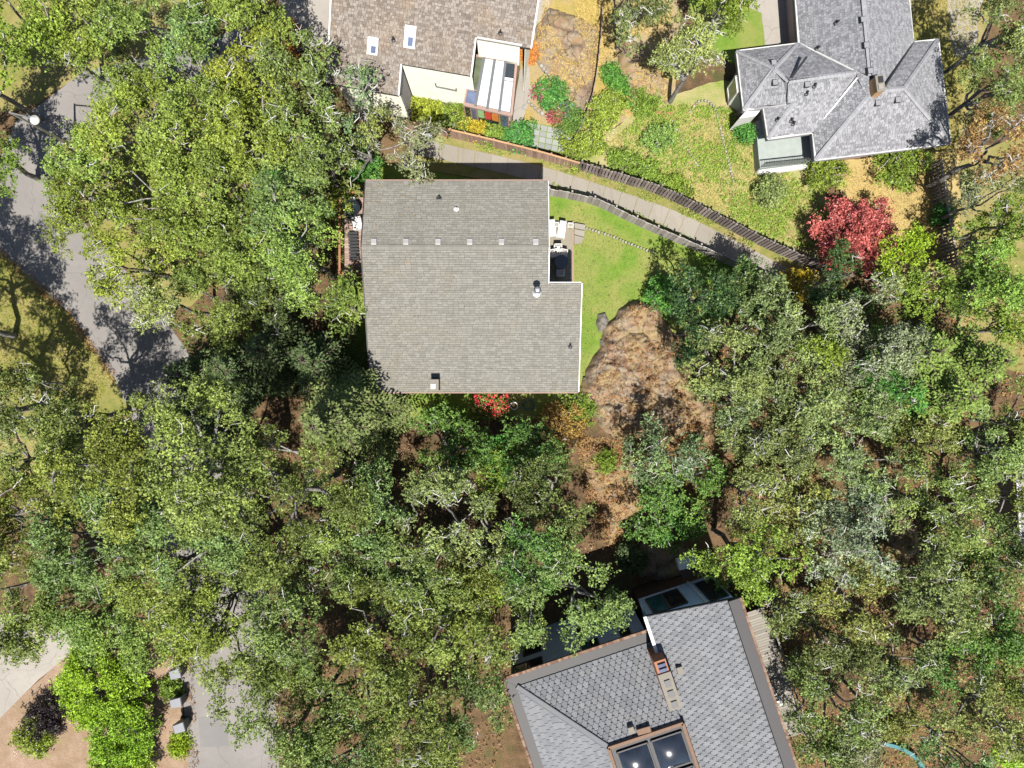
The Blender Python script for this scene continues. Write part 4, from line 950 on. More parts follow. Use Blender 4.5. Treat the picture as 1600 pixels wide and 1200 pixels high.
def round_table(label, loc, r, h, mat):
    o = empty('garden_table', loc, label, 'table')
    MB().lathe((0, 0, h), [(r, 0), (r, .03)], 22).build('table_top', M[mat], o); MB().lathe((0, 0, 0), [(r * .5, 0), (r * .5, .03), (.04, .06), (.04, h)], 12).build('pedestal', M['dark'], o)
round_table('dark glass table in the shade of the patio', P(876, 412, .05), .42, .7, 'glass')
for lb_, x, y, rz in (('grey chair on the sunny north side of the patio table', 871, 391, 0), ('white chair at the north west side of the shaded patio table', 865, 399, .2), ('white chair at the north east side of the shaded patio table', 879, 399, -.2), ('white chair in deep shade south of the patio table', 875, 428, PI)):
    chair(lb_, P(x, y, .05), rz, .46, .46)
# west deck of the taupe house
wd_ = empty('deck', P(552, 370), 'brown timber balcony deck on the west side of the taupe roof house', 'deck'); dz = 2.6
x0, x1 = P(537, 0, dz).x, XW + .5; y0, y1 = P(0, 432, dz).y, P(0, 308, dz).y
n = int((y1 - y0) / .15)
for i in range(n):
    y = y0 + (i + .5) * (y1 - y0) / n; rel(MB().box(((x0 + x1) / 2, y, dz - .02), (x1 - x0, .138, .04), tone=random.random()).build('plank', M['deck'], None), wd_)
for a, b in (((x0, y0), (x0, y1)), ((x0, y1), (x1, y1)), ((x0, y0), (x1, y0))):
    rel(MB().bar((*a, dz + .95), (*b, dz + .95), .12, .06).build('rail', M['brick'], None), wd_)
    k = int(math.dist(a, b) / .14)
    for i in range(k + 1): q = V((*a, dz)).lerp(V((*b, dz)), i / k); rel(MB().box(q + V((0, 0, .46)), (.035, .035, .92)).build('baluster', M['brownwall'], None), wd_)
for a in ((x0 + .08, y0 + .1), (x0 + .08, (y0 + y1) / 2), (x0 + .08, y1 - .1)): rel(MB().box((*a, dz / 2 - .03), (.14, .14, dz - .06)).build('post', M['brownwall'], None), wd_)
round_table('dark round table on the west balcony deck', P(553, 330, dz), .5, .7, 'glass')
chair('pale blue chair by the round table on the west deck', P(552, 319, dz), 0.2, .45, .45, mat='metal'); chair('dark chair south of the round table on the west deck', P(551, 342, dz), 2.9, .45, .45, mat='dark', cush=False)
bx = empty('storage_box', P(561, 352, dz), 'white storage box against the house on the west deck', 'box', None, .2)
MB().box((0, 0, .25), (.5, .7, .5)).build('body', M['white'], bx); MB().box((0, 0, .53), (.54, .74, .06)).build('lid', M['white'], bx)
lg = empty('sun_lounger', P(554, 385, dz), 'dark slatted sun lounger at the south end of the west deck', 'lounger', None, .05)
for i in range(9): MB().box((0, -.8 + i * .19, .3), (.55, .15, .03)).build('slat', M['dark'], lg)
for a in (-1, 1):
    for b in (-.7, .7): MB().box((a * .24, b, .14), (.05, .05, .28)).build('leg', M['dark'], lg)

# ---------------------------------------------------------------- street things
lamp_z = 6.2; lp = P(54, 187, lamp_z); base = P(118, 231, 0)
sl_ = empty('street_lamp', V((base.x - 0, base.y, 0)), 'grey street lamp with white round dish head over the road', 'street lamp')
rel(MB().tube([base, V((base.x, base.y, 5.6))], [.09, .06], 10).build('pole', M['metal'], None), sl_)
rel(MB().tube([V((base.x, base.y, 5.5)), V((base.x, base.y, 5.5)).lerp(lp, .5) + V((0, 0, .15)), lp], .045, 8).build('arm', M['metal'], None), sl_)
rel(MB().lathe(lp, [(.10, -.14), (.24, -.10), (.27, -.02), (.22, .06), (.10, .11), (.07, .18)], 18).build('lamp_head', M['white'], None, True), sl_)
def bin_(label, px, py, rz, hgt=1.05):
    o = empty('wheelie_bin', P(px, py), label, 'bin', None, rz); w, d = .56, .62
    MB().add([(-w*.38, -d*.38, .08), (w*.38, -d*.38, .08), (w*.38, d*.38, .08), (-w*.38, d*.38, .08), (-w/2, -d/2, hgt), (w/2, -d/2, hgt), (w/2, d/2, hgt), (-w/2, d/2, hgt)], [[3, 2, 1, 0], [4, 5, 6, 7], [0, 1, 5, 4], [1, 2, 6, 5], [2, 3, 7, 6], [3, 0, 4, 7]]).build('body', M['bin'], o)
    l_ = MB().add([(-w*.54, -d*.55, hgt + .003), (w*.54, -d*.55, hgt + .003), (w*.54, d*.55, hgt + .003), (-w*.54, d*.55, hgt + .003), (-w*.5, -d*.5, hgt + .06), (w*.5, -d*.5, hgt + .06), (w*.42, d*.48, hgt + .10), (-w*.42, d*.48, hgt + .10)], [[0, 1, 5, 4], [1, 2, 6, 5], [2, 3, 7, 6], [3, 0, 4, 7], [4, 5, 6, 7], [3, 2, 1, 0]]).build('lid', M['lid'], o)
    MB().bar((-.2, d*.58, hgt), (.2, d*.58, hgt), .04, .04).build('handle', M['dark'], o)
    for a in (-1, 1):
        m = MB().tube([(a * .2, d*.42, .1), (a * .27, d*.42, .1)], .1, 12); m.build('wheel', M['dark'], o)
bin_('grey lidded wheelie bin nearest the oak canopy at the kerb', 287, 1042, 1.8); bin_('grey lidded wheelie bin in the middle of the three at the kerb', 288, 1086, 1.75); bin_('grey lidded wheelie bin lowest of the three at the kerb', 293, 1124, 1.85)
# hose coil and pot under the south eave of the taupe house
hc = empty('garden_hose', P(826, 632), 'coiled green garden hose south of the taupe roof beside the red flowers', 'hose')
pts_ = [V((math.cos(t * .42) * (.34 + .04 * math.sin(t)), math.sin(t * .42) * (.3 + .03 * math.cos(t * 1.3)), .04 + t * .003)) for t in range(75)]
MB().tube(pts_, .022, 6).build('coil', M['teal'], hc)
pot = empty('flower_pot', P(803, 634), 'white round pot next to the coiled green hose', 'pot')
MB().lathe((0, 0, 0), [(.16, 0), (.24, .34), (.26, .36), (.22, .36), (.18, .3)], 14).build('vessel', M['white'], pot)
MB().lathe((0, 0, .3), [(.2, 0), (.1, .02)], 12).build('soil', M['ground'], pot)
pd = empty('garden_edging', P(1410, 1170), 'curved teal plastic strip on the brown slope at the bottom right', 'edging')
line = resample(polyline([(1375, 1156), (1400, 1163), (1422, 1176), (1436, 1195), (1444, 1225)], 10), .15); m = MB()
for a, b in zip(line[:-1], line[1:]): m.bar(a + V((0, 0, .25)), b + V((0, 0, .25)), .22, .5)
m.build('strip', M['teal'], None); rel(C.objects['strip'], pd)

# ---------------------------------------------------------------- plants
def unit(a): return a / np.maximum(np.linalg.norm(a, axis=-1, keepdims=True), 1e-9)
def rosettes(cen, nrm, k, L, spread=0.55, wid=0.62):
    """k kite-shaped leaves round every centre; returns co, faces, tone"""
    n = len(cen); nrm = unit(nrm)
    ref = np.where(np.abs(nrm[:, 2:3]) < 0.9, np.array([[0, 0, 1.0]]), np.array([[1.0, 0, 0]]))
    a = unit(np.cross(nrm, ref)); b = np.cross(nrm, a)
    ph = RNG.random((n, 1)) * 6.283 + np.arange(k)[None, :] * 6.283 / k + RNG.normal(0, .35, (n, k))
    tilt = RNG.normal(.22, .48, (n, k))
    d = (np.cos(ph)[..., None] * a[:, None] + np.sin(ph)[..., None] * b[:, None]) * np.cos(tilt)[..., None] + nrm[:, None] * np.sin(tilt)[..., None]
    side = unit(np.cross(nrm[:, None] + RNG.normal(0, .35, (n, k, 3)), d))
    ln = L * RNG.uniform(.65, 1.25, (n, k, 1)); w = ln * wid * .5
    base = cen[:, None] + RNG.normal(0, L * spread * .5, (n, k, 3))
    droop = np.zeros((n, k, 3)); droop[..., 2] = -ln[..., 0] * .12
    co = np.stack([base + side * w * .95, base + d * ln + droop + side * w * .25, base + d * ln * .35 - side * w * 1.15], axis=2).reshape(-1, 3)
    f = np.arange(n * k * 3).reshape(-1, 3)
    t = np.clip(RNG.normal(.5, .2, (n, 1)) + RNG.normal(0, .16, (n, k)), 0, 1)
    return co, f, np.repeat(t.reshape(-1), 3)
def lobes(seed, n=24):
    r = np.random.default_rng(seed); ks = r.integers(2, 7, 5); am = r.uniform(.04, .13, 5); ph = r.uniform(0, 6.28, 5)
    return lambda th: 1 + sum(a * np.cos(k * th + p) for k, a, p in zip(ks, am, ph))
def tubes(paths, n=5):
    m = MB()
    for pts_, rad in paths: m.tube(pts_, rad, n, random.random(), False)
    return m
def bend(a, b, amt, k=3):
    a = V(a); b = V(b); out = []
    L = (b - a).length
    for i in range(k + 1):
        t = i / k; j = V((random.gauss(0, 1), random.gauss(0, 1), random.gauss(0, .6))) * amt * L * math.sin(PI * t) * .6
        out.append(a.lerp(b, t) + j)
    return out
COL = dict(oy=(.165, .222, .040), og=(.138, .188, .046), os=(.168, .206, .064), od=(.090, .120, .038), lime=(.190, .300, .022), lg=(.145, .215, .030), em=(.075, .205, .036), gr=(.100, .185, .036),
           holly=(.045, .095, .032), fir_shade=(.075, .110, .040), fir=(.132, .168, .052), soft=(.155, .225, .045), gold=(.36, .28, .025), yel=(.215, .27, .035), red=(.36, .095, .095), dkp=(.032, .022, .030), orange=(.40, .15, .035), rust=(.23, .115, .05), grey=(.190, .212, .098), blue=(.10, .15, .16), brown=(.22, .14, .06))  # low west conifers use a fir green darkened to paint in the grove's shade
SEED = [100]
def broadleaf(name, label, cat, px, py, rpx, h, col, dens=1.0, twig=0.25, leaf=.124, flat=.75, gapiness=0.0, group=None, low=False, bark_='bark', mat='leaf', ex=1.0, rot=0.0, clump=1.0, parts=('trunk', 'crown')):
    SEED[0] += 1; sd = SEED[0]; random.seed(sd)
    if not low and name == 'oak_tree' and px > 0 and h < 11: h *= random.uniform(.78, 1.18)
    zc = h * .68 if not low else h * .45
    k = S0 * (H - zc) / H; r = rpx * k * (1.15 if not low else 1.0); c = P(px, py, zc); base = V((c.x, c.y, 0))
    rz = min(r * flat * 1.15, h * .40) if not low else h * .52
    lob = lobes(sd); rg = np.random.default_rng(sd)
    nC = int((2.35 * r * r + 7) / clump ** 2 * (1.7 if low else .74))
    th = rg.uniform(0, 6.283, nC); rho = rg.uniform(0.0, 1, nC) ** .44; R_ = r * lob(th) * .88
    ce, se = math.cos(rot), math.sin(rot)
    x = rho * R_ * np.cos(th) * ex; y = rho * R_ * np.sin(th) / ex; x, y = x * ce - y * se, x * se + y * ce
    up = np.sqrt(np.maximum(0, 1 - rho ** 2)); layer = rg.random(nC)
    z = np.where(layer < .72, up * rg.uniform(.4, 1.05, nC), up * rg.uniform(-.7, .4, nC) - .1) * rz
    rc = rg.uniform(.48, .98, nC) * (.55 + .45 * min(1.3, r / 3.2)) * clump * (1 if low else 1.17)
    if gapiness: rc *= (1 - .35 * gapiness)
    CC = np.stack([x, y, z + zc], 1)
    # each clump carries leafy tufts, each tuft a spray of rosettes
    per = np.maximum(3, (dens * 27 * rc ** 2 * (1 - .45 * gapiness)).astype(int))
    sid = np.repeat(np.arange(nC), per); nS = len(sid)
    ds = unit(rg.normal(0, 1, (nS, 3))); ds[:, 2] = np.where(ds[:, 2] < -.3, -ds[:, 2], ds[:, 2])
    spos = CC[sid] + ds * rc[sid, None] * rg.uniform(.45, 1.08, (nS, 1)) * np.array([[1, 1, .7]])
    ti = np.repeat(np.arange(nS), rg.integers(6, 13, nS)); n = len(ti); idx = sid[ti]
    d = unit(ds[ti] + rg.normal(0, .5, (n, 3)))
    pos = spos[ti] + rg.normal(0, 1, (n, 3)) * np.array([[.15, .15, .10]]) * (.75 + .25 * clump)
    pos[:, 2] = np.maximum(pos[:, 2], .12)
    nr = d * .7 + np.array([[0, 0, .42]]) + rg.normal(0, .55, (n, 3))
    co, f, t = rosettes(pos, nr, 4, leaf, wid=.72)
    # clumps differ a little in colour, as new and old growth does
    ct = rg.normal(0, .13, nC); t = np.clip(t + np.repeat(ct[idx], 12), 0, 1)
    root = empty(name, base, label, cat, group)
    o = link(parts[1], np_mesh(parts[1], co, f, M[mat], t), root); o.location = (0, 0, 0)
    c3 = COL[col] if isinstance(col, str) else col; b_ = rg.normal(1, .11); y_ = rg.normal(0, .07)
    o.color = (c3[0] * b_ * (1 + y_), c3[1] * b_, c3[2] * b_ * (1 - y_ * 2 + abs(rg.normal(0, .05))), 1)
    # limbs
    paths = []; tr = max(.05, r * .055) if not low else max(.02, r * .03)
    fork = V((random.gauss(0, .15), random.gauss(0, .15), zc - rz * .9 if not low else h * .12)); fork.z = max(fork.z, h * .1)
    paths.append((bend((0, 0, -.05), fork, .05), [tr * 1.25, tr * 1.05, tr, tr * .9]))
    order = np.argsort(-rc); mains = []
    for q in order[:min(nC, 7)]:
        e = V(CC[q]); mid = fork.lerp(e, .55); mid.z += (e - fork).length * .06; pp = bend(fork, mid, .14, 3)[:-1] + bend(mid, e, .12, 3)
        w = np.linspace(tr * .62, .03, len(pp)); paths.append((pp, list(w))); mains += pp[2:]
    for q in range(nC):
        e = V(CC[q]); s_ = min(mains, key=lambda m_: (m_ - e).length)
        if (e - s_).length > .3: paths.append((bend(s_, e, .16, 3), [.05, .042, .035, .022]))
    ow = tubes(paths).build(parts[0], M[bark_], root, True)
    if twig:
        tw = []
        for q in range(nC):
            for _ in range(rg.poisson(twig * 3.4)):
                e = V(CC[q]); dd = V((random.gauss(0, 1), random.gauss(0, 1), random.uniform(.35, 1.0))).normalized()
                tip = e + V((dd.x, dd.y, dd.z * .75)) * rc[q] * random.uniform(.9, 1.22); pp = bend(e + V((0, 0, .05)), tip, .38, 4)
                tw.append((pp, [.032, .028, .024, .018, .01]))
                if random.random() < .7:
                    m_ = pp[2]; t2 = m_ + V((random.gauss(0, 1), random.gauss(0, 1), random.uniform(0, .5))).normalized() * rc[q] * .5; tw.append((bend(m_, t2, .25, 2), [.022, .017, .01]))
        if tw:
            mm = tubes(tw, 3).build('twigs', M['twig'], root); mm['kind'] = 'stuff'
    return root
def conifer(label, px, py, h, Rb, col='fir', z0=.12, dens=1.0, seed=0, ex=1.0, full=0.8):
    """px, py: where the tip shows"""
    SEED[0] += 1; sd = SEED[0] + seed; random.seed(sd); rg = np.random.default_rng(sd)
    tip = P(px, py, h); base = V((tip.x, tip.y, 0)); root = empty('conifer', base, label, 'conifer')
    lean = (random.gauss(0, .12), random.gauss(0, .12))
    pos = []; dr = []; paths = [([(0, 0, -.05), (lean[0] * .5, lean[1] * .5, h * .5), (lean[0], lean[1], h)], [h * .017, h * .011, .02])]
    z = h * z0
    while z < h - .15:
        t = (z - h * z0) / (h * (1 - z0)); Lm = Rb * (1 - t) ** full + .12; nb_ = random.choice((4, 5, 5, 6)); a0 = random.random() * 6.28
        for b in range(nb_):
            L = Lm * random.uniform(.5, 1.25); a = a0 + b * 6.283 / nb_ + random.gauss(0, .18); dx, dy = math.cos(a), math.sin(a)
            bz = z + random.gauss(0, .1); rise = .42 * t + .02; ns = max(3, int(L / .22)); prev = None; pl_ = []
            for s_ in range(ns + 1):
                u = s_ / ns; q = np.array([lean[0] * z / h + dx * L * u, lean[1] * z / h + dy * L * u, bz + L * (rise * u - .28 * u * u + .16 * u ** 3)])
                if s_ % 3 == 0 or s_ == ns: pl_.append(tuple(q))
                if u > .18:
                    sl_w = (.40 * L * (1.05 - u) ** .8 + .10) * (.75 if u < .3 else 1)
                    for sd_ in (-1, 1):
                        m_ = max(2, int(sl_w / .038 * dens))
                        for w in range(m_):
                            v = (w + random.random()) / m_ * sl_w; fw = v * .75
                            j_ = random.gauss(0, .028); p = q + np.array([-dy * sd_ * v + dx * (fw * .8 + j_), dx * sd_ * v + dy * (fw * .8 + j_), -v * .12 + random.gauss(0, .04)])
                            pos.append(p); dr.append(np.array([-dy * sd_ * .75 + dx, dx * sd_ * .75 + dy, random.gauss(.05, .25)]))
            if len(pl_) > 1: paths.append((pl_, list(np.linspace(.05, .012, len(pl_)))))
        z += .42 + .52 * (1 - t)
    pos = np.array(pos); dr = unit(np.array(dr) + rg.normal(0, .3, (len(dr), 3))); n = len(pos)
    # two crossed needle tufts at each point
    L = rg.uniform(.10, .21, (n, 1)); sd_ = unit(np.cross(dr, np.array([[0, 0, 1.0]]) + rg.normal(0, .55, (n, 3)))); W = L * rg.uniform(.16, .28, (n, 1))
    co1 = np.stack([pos - dr * L * .3 - sd_ * W, pos - dr * L * .1 + sd_ * W * 1.3, pos + dr * L * .8], 1)
    up = np.cross(dr, sd_); d2 = unit(dr + sd_ * rg.choice([-1, 1], (n, 1)) * .7 + up * .15); s2 = unit(np.cross(d2, up))
    co2 = np.stack([pos - d2 * L * .25 - s2 * W, pos - d2 * L * .05 + s2 * W * 1.3, pos + d2 * L * .75], 1)
    co = np.concatenate([co1, co2]).reshape(-1, 3); t = np.clip(rg.normal(.5, .2, n), 0, 1)
    o = link('crown', np_mesh('crown', co, np.arange(len(co)).reshape(-1, 3), M['needle'], np.repeat(np.concatenate([t, t]), 3)), root); o.color = (*COL[col], 1)
    tubes(paths).build('trunk', M['firbark'], root, True); return root
def oak(label, px, py, r, h, col='og', **kw): return broadleaf('oak_tree', label, 'oak', px, py, r, h, col, **kw)
def leafy(label, px, py, r, h, col='gr', **kw): return broadleaf('leafy_tree', label, 'tree', px, py, r, h, col, twig=kw.pop('twig', .04), **kw)
def shrub(label, px, py, r, h, col='gr', **kw):
    kw.setdefault('dens', 1.1); kw.setdefault('leaf', .11); kw.setdefault('clump', .62); kw.setdefault('twig', 0)
    return broadleaf('shrub', label, 'shrub', px, py, r, h, col, low=True, parts=('stem', 'foliage'), **kw)

# ---- top left grove
leafy('broad bright green tree filling the top left corner', 40, 40, 78, 10, 'lg', leaf=.14)
leafy('bright green tree at the left edge below the street lamp', -48, 232, 66, 8, 'lg', leaf=.14)
leafy('bright green tree at the left edge above the street lamp', -50, 122, 66, 8.5, 'oy', leaf=.14)
oak('small olive oak beside the narrow sunlit yellow grass strip', 143, 42, 48, 9, 'oy')
oak('olive oak at the top edge right of the yellow grass strip', 262, 38, 66, 9, 'oy')
oak('yellow green oak at the top edge left of the orange shrub', 372, 34, 62, 9, 'oy')
oak('thin oak crown letting the grey driveway show through', 300, 112, 50, 8, 'os', gapiness=.8, twig=.6)
oak('small oak crown over the driveway right of the shaded road', 186, 132, 36, 8, 'oy', gapiness=.4)
oak('oak between the orange shrub and the driveway', 405, 112, 58, 8, 'oy')
oak('oak touching the west edge of the brown shake roof', 470, 108, 48, 8, 'og', twig=.5)
oak('grey branched half bare oak over the corner of the shake roof', 552, 165, 52, 7.5, 'os', gapiness=.7, twig=1.0)
oak('half bare lichen covered oak above the footpath entrance', 636, 232, 54, 7.5, 'grey', gapiness=.6, twig=1.1)
oak('grey twigged oak left of the lichen oak by the footpath', 565, 225, 52, 7.5, 'os', gapiness=.5, twig=.9)
oak('oak whose crown hides the pole of the street lamp', 150, 262, 62, 8, 'oy', twig=.3)
oak('pale oak crown behind the street lamp arm', 210, 205, 56, 8, 'oy', twig=.3)
oak('oak in the middle of the grove between street lamp and shake roof', 300, 215, 66, 8.5, 'oy', twig=.35)
leafy('lime green small tree glowing between oaks above the grove centre', 272, 245, 30, 6, 'lime')
oak('dense oak below the orange shrub', 395, 200, 68, 9, 'oy', twig=.35)
oak('oak left of the grey twigged oaks, above the balcony deck', 480, 235, 66, 8.5, 'og', twig=.5)
oak('oak at the road edge with lit crown, upper of two beside tree shadows', 150, 335, 62, 8, 'oy', twig=.3)
oak('oak at the road edge, lower of two beside tree shadows', 215, 415, 62, 8, 'oy', twig=.35)
oak('broad oak second in from the road edge', 255, 320, 74, 9, 'oy', twig=.35)
oak('broad oak in the heart of the west grove', 355, 315, 78, 9.5, 'oy', twig=.3)
oak('oak beside the north end of the balcony deck', 448, 325, 60, 8.5, 'og')
oak('dense oak beside the south end of the balcony deck', 465, 400, 64, 9, 'oy')
oak('oak reaching over the west eave below the balcony deck', 524, 470, 40, 7.5, 'oy')
oak('oak south of the heart of the west grove', 365, 405, 72, 9, 'oy')
oak('thin oak near the road with grey stems showing', 262, 478, 48, 7.5, 'os', gapiness=.5, twig=.7)
oak('shaded oak north of the dark conifers', 345, 480, 60, 7, 'og')
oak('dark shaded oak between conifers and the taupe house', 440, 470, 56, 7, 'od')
leafy('small yellow shrubby tree at the north end of the balcony deck', 524, 318, 22, 4.5, 'yel')
shrub('bright green bush in the gap north of the balcony deck', 432, 272, 26, 2.2, 'em'); shrub('bright green bush above the roof corner of the taupe house', 575, 262, 24, 1.6, 'em')
shrub('orange red shrub near the shake house courtyard', 457, 62, 16, 2.4, 'orange', ex=.6); leafy('purple leaved small tree overhanging the shake roof corner', 535, 92, 26, 5.5, 'rust', gapiness=.4)
oak('small oak shading the driveway mouth by the road', 118, 92, 36, 8, 'oy', twig=.3)
oak('small oak over the driveway left of the grove', 225, 160, 38, 8, 'oy', twig=.3)
oak('oak over the upper driveway between the two top oaks', 232, 118, 46, 8, 'oy', twig=.4, gapiness=.3)
oak('oak over the driveway below the thin oak', 345, 165, 50, 8, 'oy', twig=.4)
oak('oak at the top edge over the end of the driveway', 318, 60, 46, 8, 'og', twig=.3)
# ---- shaded west, tall conifers
conifer('tall conifer beside the south west corner of the taupe roof', 482, 668, 13, 3.0)
oak('tallest broad crown in the dark grove, west of the roof conifer', 318, 715, 98, 16.5, 'og', twig=.15)
oak('tall broad crown south of the roof conifer', 448, 765, 98, 15, 'og', twig=.15)
oak('tall broad crown over the road bend in the dark grove', 175, 725, 84, 14.5, 'og', twig=.15)
conifer('dark conifer in shade north of the tallest crown', 330, 570, 7, 2.9, 'fir_shade')
conifer('dark conifer in shade above the road bend', 265, 590, 7, 2.6, 'fir_shade')
conifer('low dark conifer in shade beside the road', 250, 660, 7.5, 2.4, 'fir_shade')
conifer('low dark conifer between the two shaded conifers', 395, 545, 6.5, 2.6, 'fir_shade')
conifer('dark conifer in shade closest to the west eave', 465, 565, 7, 2.6, 'fir_shade')
conifer('young conifer with a branch laid over the taupe roof edge', 512, 634, 11, 3.0)
oak('broad crown in the south of the dark grove', 300, 820, 80, 13, 'og', twig=.15)
oak('crown over the hidden stretch of road south of the bend', 222, 800, 56, 10, 'og', twig=.2)
oak('oak left of the dark grove on the shaded verge', 62, 650, 68, 12, 'og', twig=.4)
oak('oak at the left edge beyond the shaded verge', 12, 720, 52, 9, 'og', twig=.3)
oak('oak left of the tall crowns near the road bend', 130, 735, 56, 9, 'og', twig=.3)
oak('small oak at the verge by the pale dead twigs', 20, 600, 30, 7, 'os', twig=.6)
oak('tall oak just beyond the left edge shading the road', -170, 505, 84, 12.5, 'og', twig=.1)
oak('tall oak beyond the left edge shading the lower verge', -115, 640, 84, 12.5, 'og', twig=.1)
oak('tall oak beyond the left edge near the road mouth', -235, 440, 84, 13, 'og', twig=.1)
# ---- lower left mass
oak('broad oak at the left edge below the dark grove', 45, 835, 78, 10, 'og')
oak('broad lit oak below the tallest crowns', 165, 840, 82, 10.5, 'og')
oak('oak between the lit oak and the central dark hollow', 385, 895, 72, 10, 'og')
oak('oak south of the broad grove crown', 270, 890, 66, 10, 'og')
oak('oak at the left edge above the concrete driveway', 50, 930, 68, 9, 'og', twig=.2)
oak('lit oak over the concrete driveway corner', 150, 945, 62, 9, 'oy', twig=.2)
oak('oak above the bright green hedge', 232, 985, 56, 9, 'oy', twig=.2)
oak('oak reaching over the lower road above the bins', 335, 1005, 62, 9, 'oy', gapiness=.25)
oak('oak at the east kerb of the lower road', 405, 1060, 60, 9, 'og')
oak('thin oak crown with road visible through it', 355, 935, 44, 8, 'og', gapiness=.7)
oak('oak at the bottom edge east of the lower road', 440, 1165, 66, 9, 'og')
oak('oak on the west side of the dark hollow', 455, 975, 58, 9, 'og')
oak('oak filling the gap between lit oak and the tall broad crowns', 235, 775, 62, 10, 'og')
oak('oak right of the tall broad crowns above the dark hollow', 530, 880, 58, 9, 'og', twig=.3)
oak('oak low on the left edge by the driveway apron', 15, 985, 50, 8, 'og')
oak('oak between the lower road and the bottom centre oaks', 495, 1110, 60, 9, 'og', twig=.3)
oak('oak above the oak at the east kerb', 440, 1030, 50, 8.5, 'og')
oak('oak crown over the upper end of the lower road', 318, 955, 46, 9, 'oy')
oak('oak crown at the edge of the hollow, under the tall broad crown', 510, 800, 50, 9, 'og')
oak('oak between hedge top and the road oaks', 275, 960, 44, 8, 'oy')
# ---- centre bottom
oak('oak at the bottom edge under the forked oak', 690, 1190, 60, 8.5, 'og', twig=.3)
oak('oak below the pale limbed oak in the bottom centre', 620, 870, 50, 8, 'og', twig=.4)
oak('oak between the broad oak and the vivid lime tree', 745, 935, 50, 8, 'og', twig=.3)
oak('small oak between round oak and grey twigged oak', 790, 885, 42, 7.5, 'od', twig=.3)
oak('oak with pale limbs south of the conifer beside the roof', 585, 800, 66, 8.5, 'og', twig=.5)
oak('oak with pale branches below the bright green shrubs', 690, 800, 66, 8.5, 'os', twig=.7, gapiness=.2)
oak('grey twigged oak in the shade left of the brown ledge', 760, 850, 60, 8, 'os', twig=.6, gapiness=.4)
oak('oak with long pale forked limbs in the bottom centre', 665, 905, 70, 9, 'og', twig=.7)
oak('oak north of the dark hollow in the bottom centre', 590, 965, 62, 9, 'og', twig=.3)
oak('broad oak left of the two storey house', 700, 1000, 76, 9.5, 'og', twig=.3)
oak('oak south west of the dark hollow', 560, 1075, 70, 9, 'og', twig=.3)
oak('oak with visible dark forked trunk at the bottom', 650, 1120, 74, 9, 'og', twig=.4)
oak('oak against the west wall of the two storey house', 735, 1100, 56, 8.5, 'og', twig=.3)
oak('oak at the bottom edge between forked oak and west wall', 560, 1180, 62, 9, 'og')
oak('round oak leaning over the eave of the two storey house', 886, 922, 76, 9, 'og', twig=.15)
oak('oak left of the round oak at the two storey house', 806, 985, 36, 8, 'og', twig=.15)
oak('oak above the round oak in half shade', 835, 845, 66, 8.5, 'gr', twig=.3)
leafy('bright green leafy tree just south of the taupe roof', 692, 702, 54, 5, 'gr', leaf=.14)
leafy('glossy dark green tree south of the red flowers', 772, 706, 42, 4, 'em', leaf=.14)
leafy('vivid green tree between glossy tree and brown ledge', 785, 740, 46, 5.5, 'lg')
leafy('dark green tree west of the brown ledge', 845, 715, 50, 6, 'gr')
leafy('vivid lime tree next to the two storey house wall', 770, 915, 40, 4.5, 'lime')
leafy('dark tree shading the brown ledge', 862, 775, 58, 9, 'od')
shrub('green scrub breaking up the brown ledge', 945, 722, 17, .9, 'lg')
shrub('low russet scrub at the foot of the outcrop', 1075, 680, 20, .9, 'rust')
shrub('orange tipped brown bush east of the dark green tree', 880, 662, 36, 1.3, (.26, .17, .055))
shrub('yellow green shrub under the south eave beside the chimney', 607, 630, 22, 1.2, 'lg')
fl = shrub('red flowering bush under the south eave of the taupe house', 770, 629, 28, 1.3, (.16, .17, .04)); shrub('light green bush between the red flowers and the eave', 757, 619, 16, 1.0, 'lg')
shrub('grey green bush at the south east corner of the taupe roof', 905, 640, 24, .9, 'lg')
oak('sage grey oak below the lawn outcrop', 1035, 705, 52, 6.5, 'os', twig=1.0)
leafy('green tree between brown ledge and lime tree', 1040, 800, 48, 6, 'gr'); leafy('small green tree above the house shadow', 1055, 830, 28, 5, 'em')
shrub('small shaded bush in the shadow of the two storey house', 985, 870, 22, 1.5, 'od')
leafy('small bluish green tree between sage oak and thicket', 1085, 745, 34, 6, 'gr')
# ---- east thicket
shrub('emerald bush at the corner of lawn and rock outcrop', 1033, 460, 27, 1.9, 'em')
leafy('dark glossy holly at the east end of the lawn', 1090, 462, 46, 6.5, 'holly')
leafy('dark glossy holly just south of the larger holly', 1085, 515, 36, 6, 'holly')
leafy('blue green shaded tree below the footpath end', 1150, 448, 44, 5.5, 'holly')
shrub('yellow flowering bush at the end of the footpath', 1236, 452, 28, 2.6, 'gold')
oak('olive oak east of the rock outcrop', 1120, 565, 64, 7.5, 'os', twig=.45)
oak('olive oak below the dark hollies', 1185, 500, 56, 7.5, 'os', twig=.45)
oak('oak in the east thicket below the yellow flowering bush', 1250, 520, 58, 7.5, 'os', twig=.5)
oak('broad grey lichen oak in the middle of the east thicket', 1345, 545, 78, 8.5, 'grey', twig=.9)
leafy('shaded blue green tree between maple and footpath end', 1305, 450, 44, 5, 'holly')
oak('oak south east of the rock outcrop', 1170, 635, 60, 7.5, 'os', twig=.5)
oak('oak in the centre of the east thicket', 1250, 610, 64, 8, 'os', twig=.5)
oak('oak on the south rim of the east thicket', 1215, 705, 66, 8, 'os', twig=.6)
oak('sage oak left of the bright emerald tree', 1310, 655, 62, 8, 'os', twig=.5)
leafy('bright emerald tree in the east thicket', 1385, 606, 42, 9.5, 'em')
leafy('slim fresh green tree in the middle of the east thicket', 1272, 545, 28, 10, 'lg')
leafy('half shaded tree filling the right edge below the yellow green oak', 1565, 505, 48, 6, 'lg')
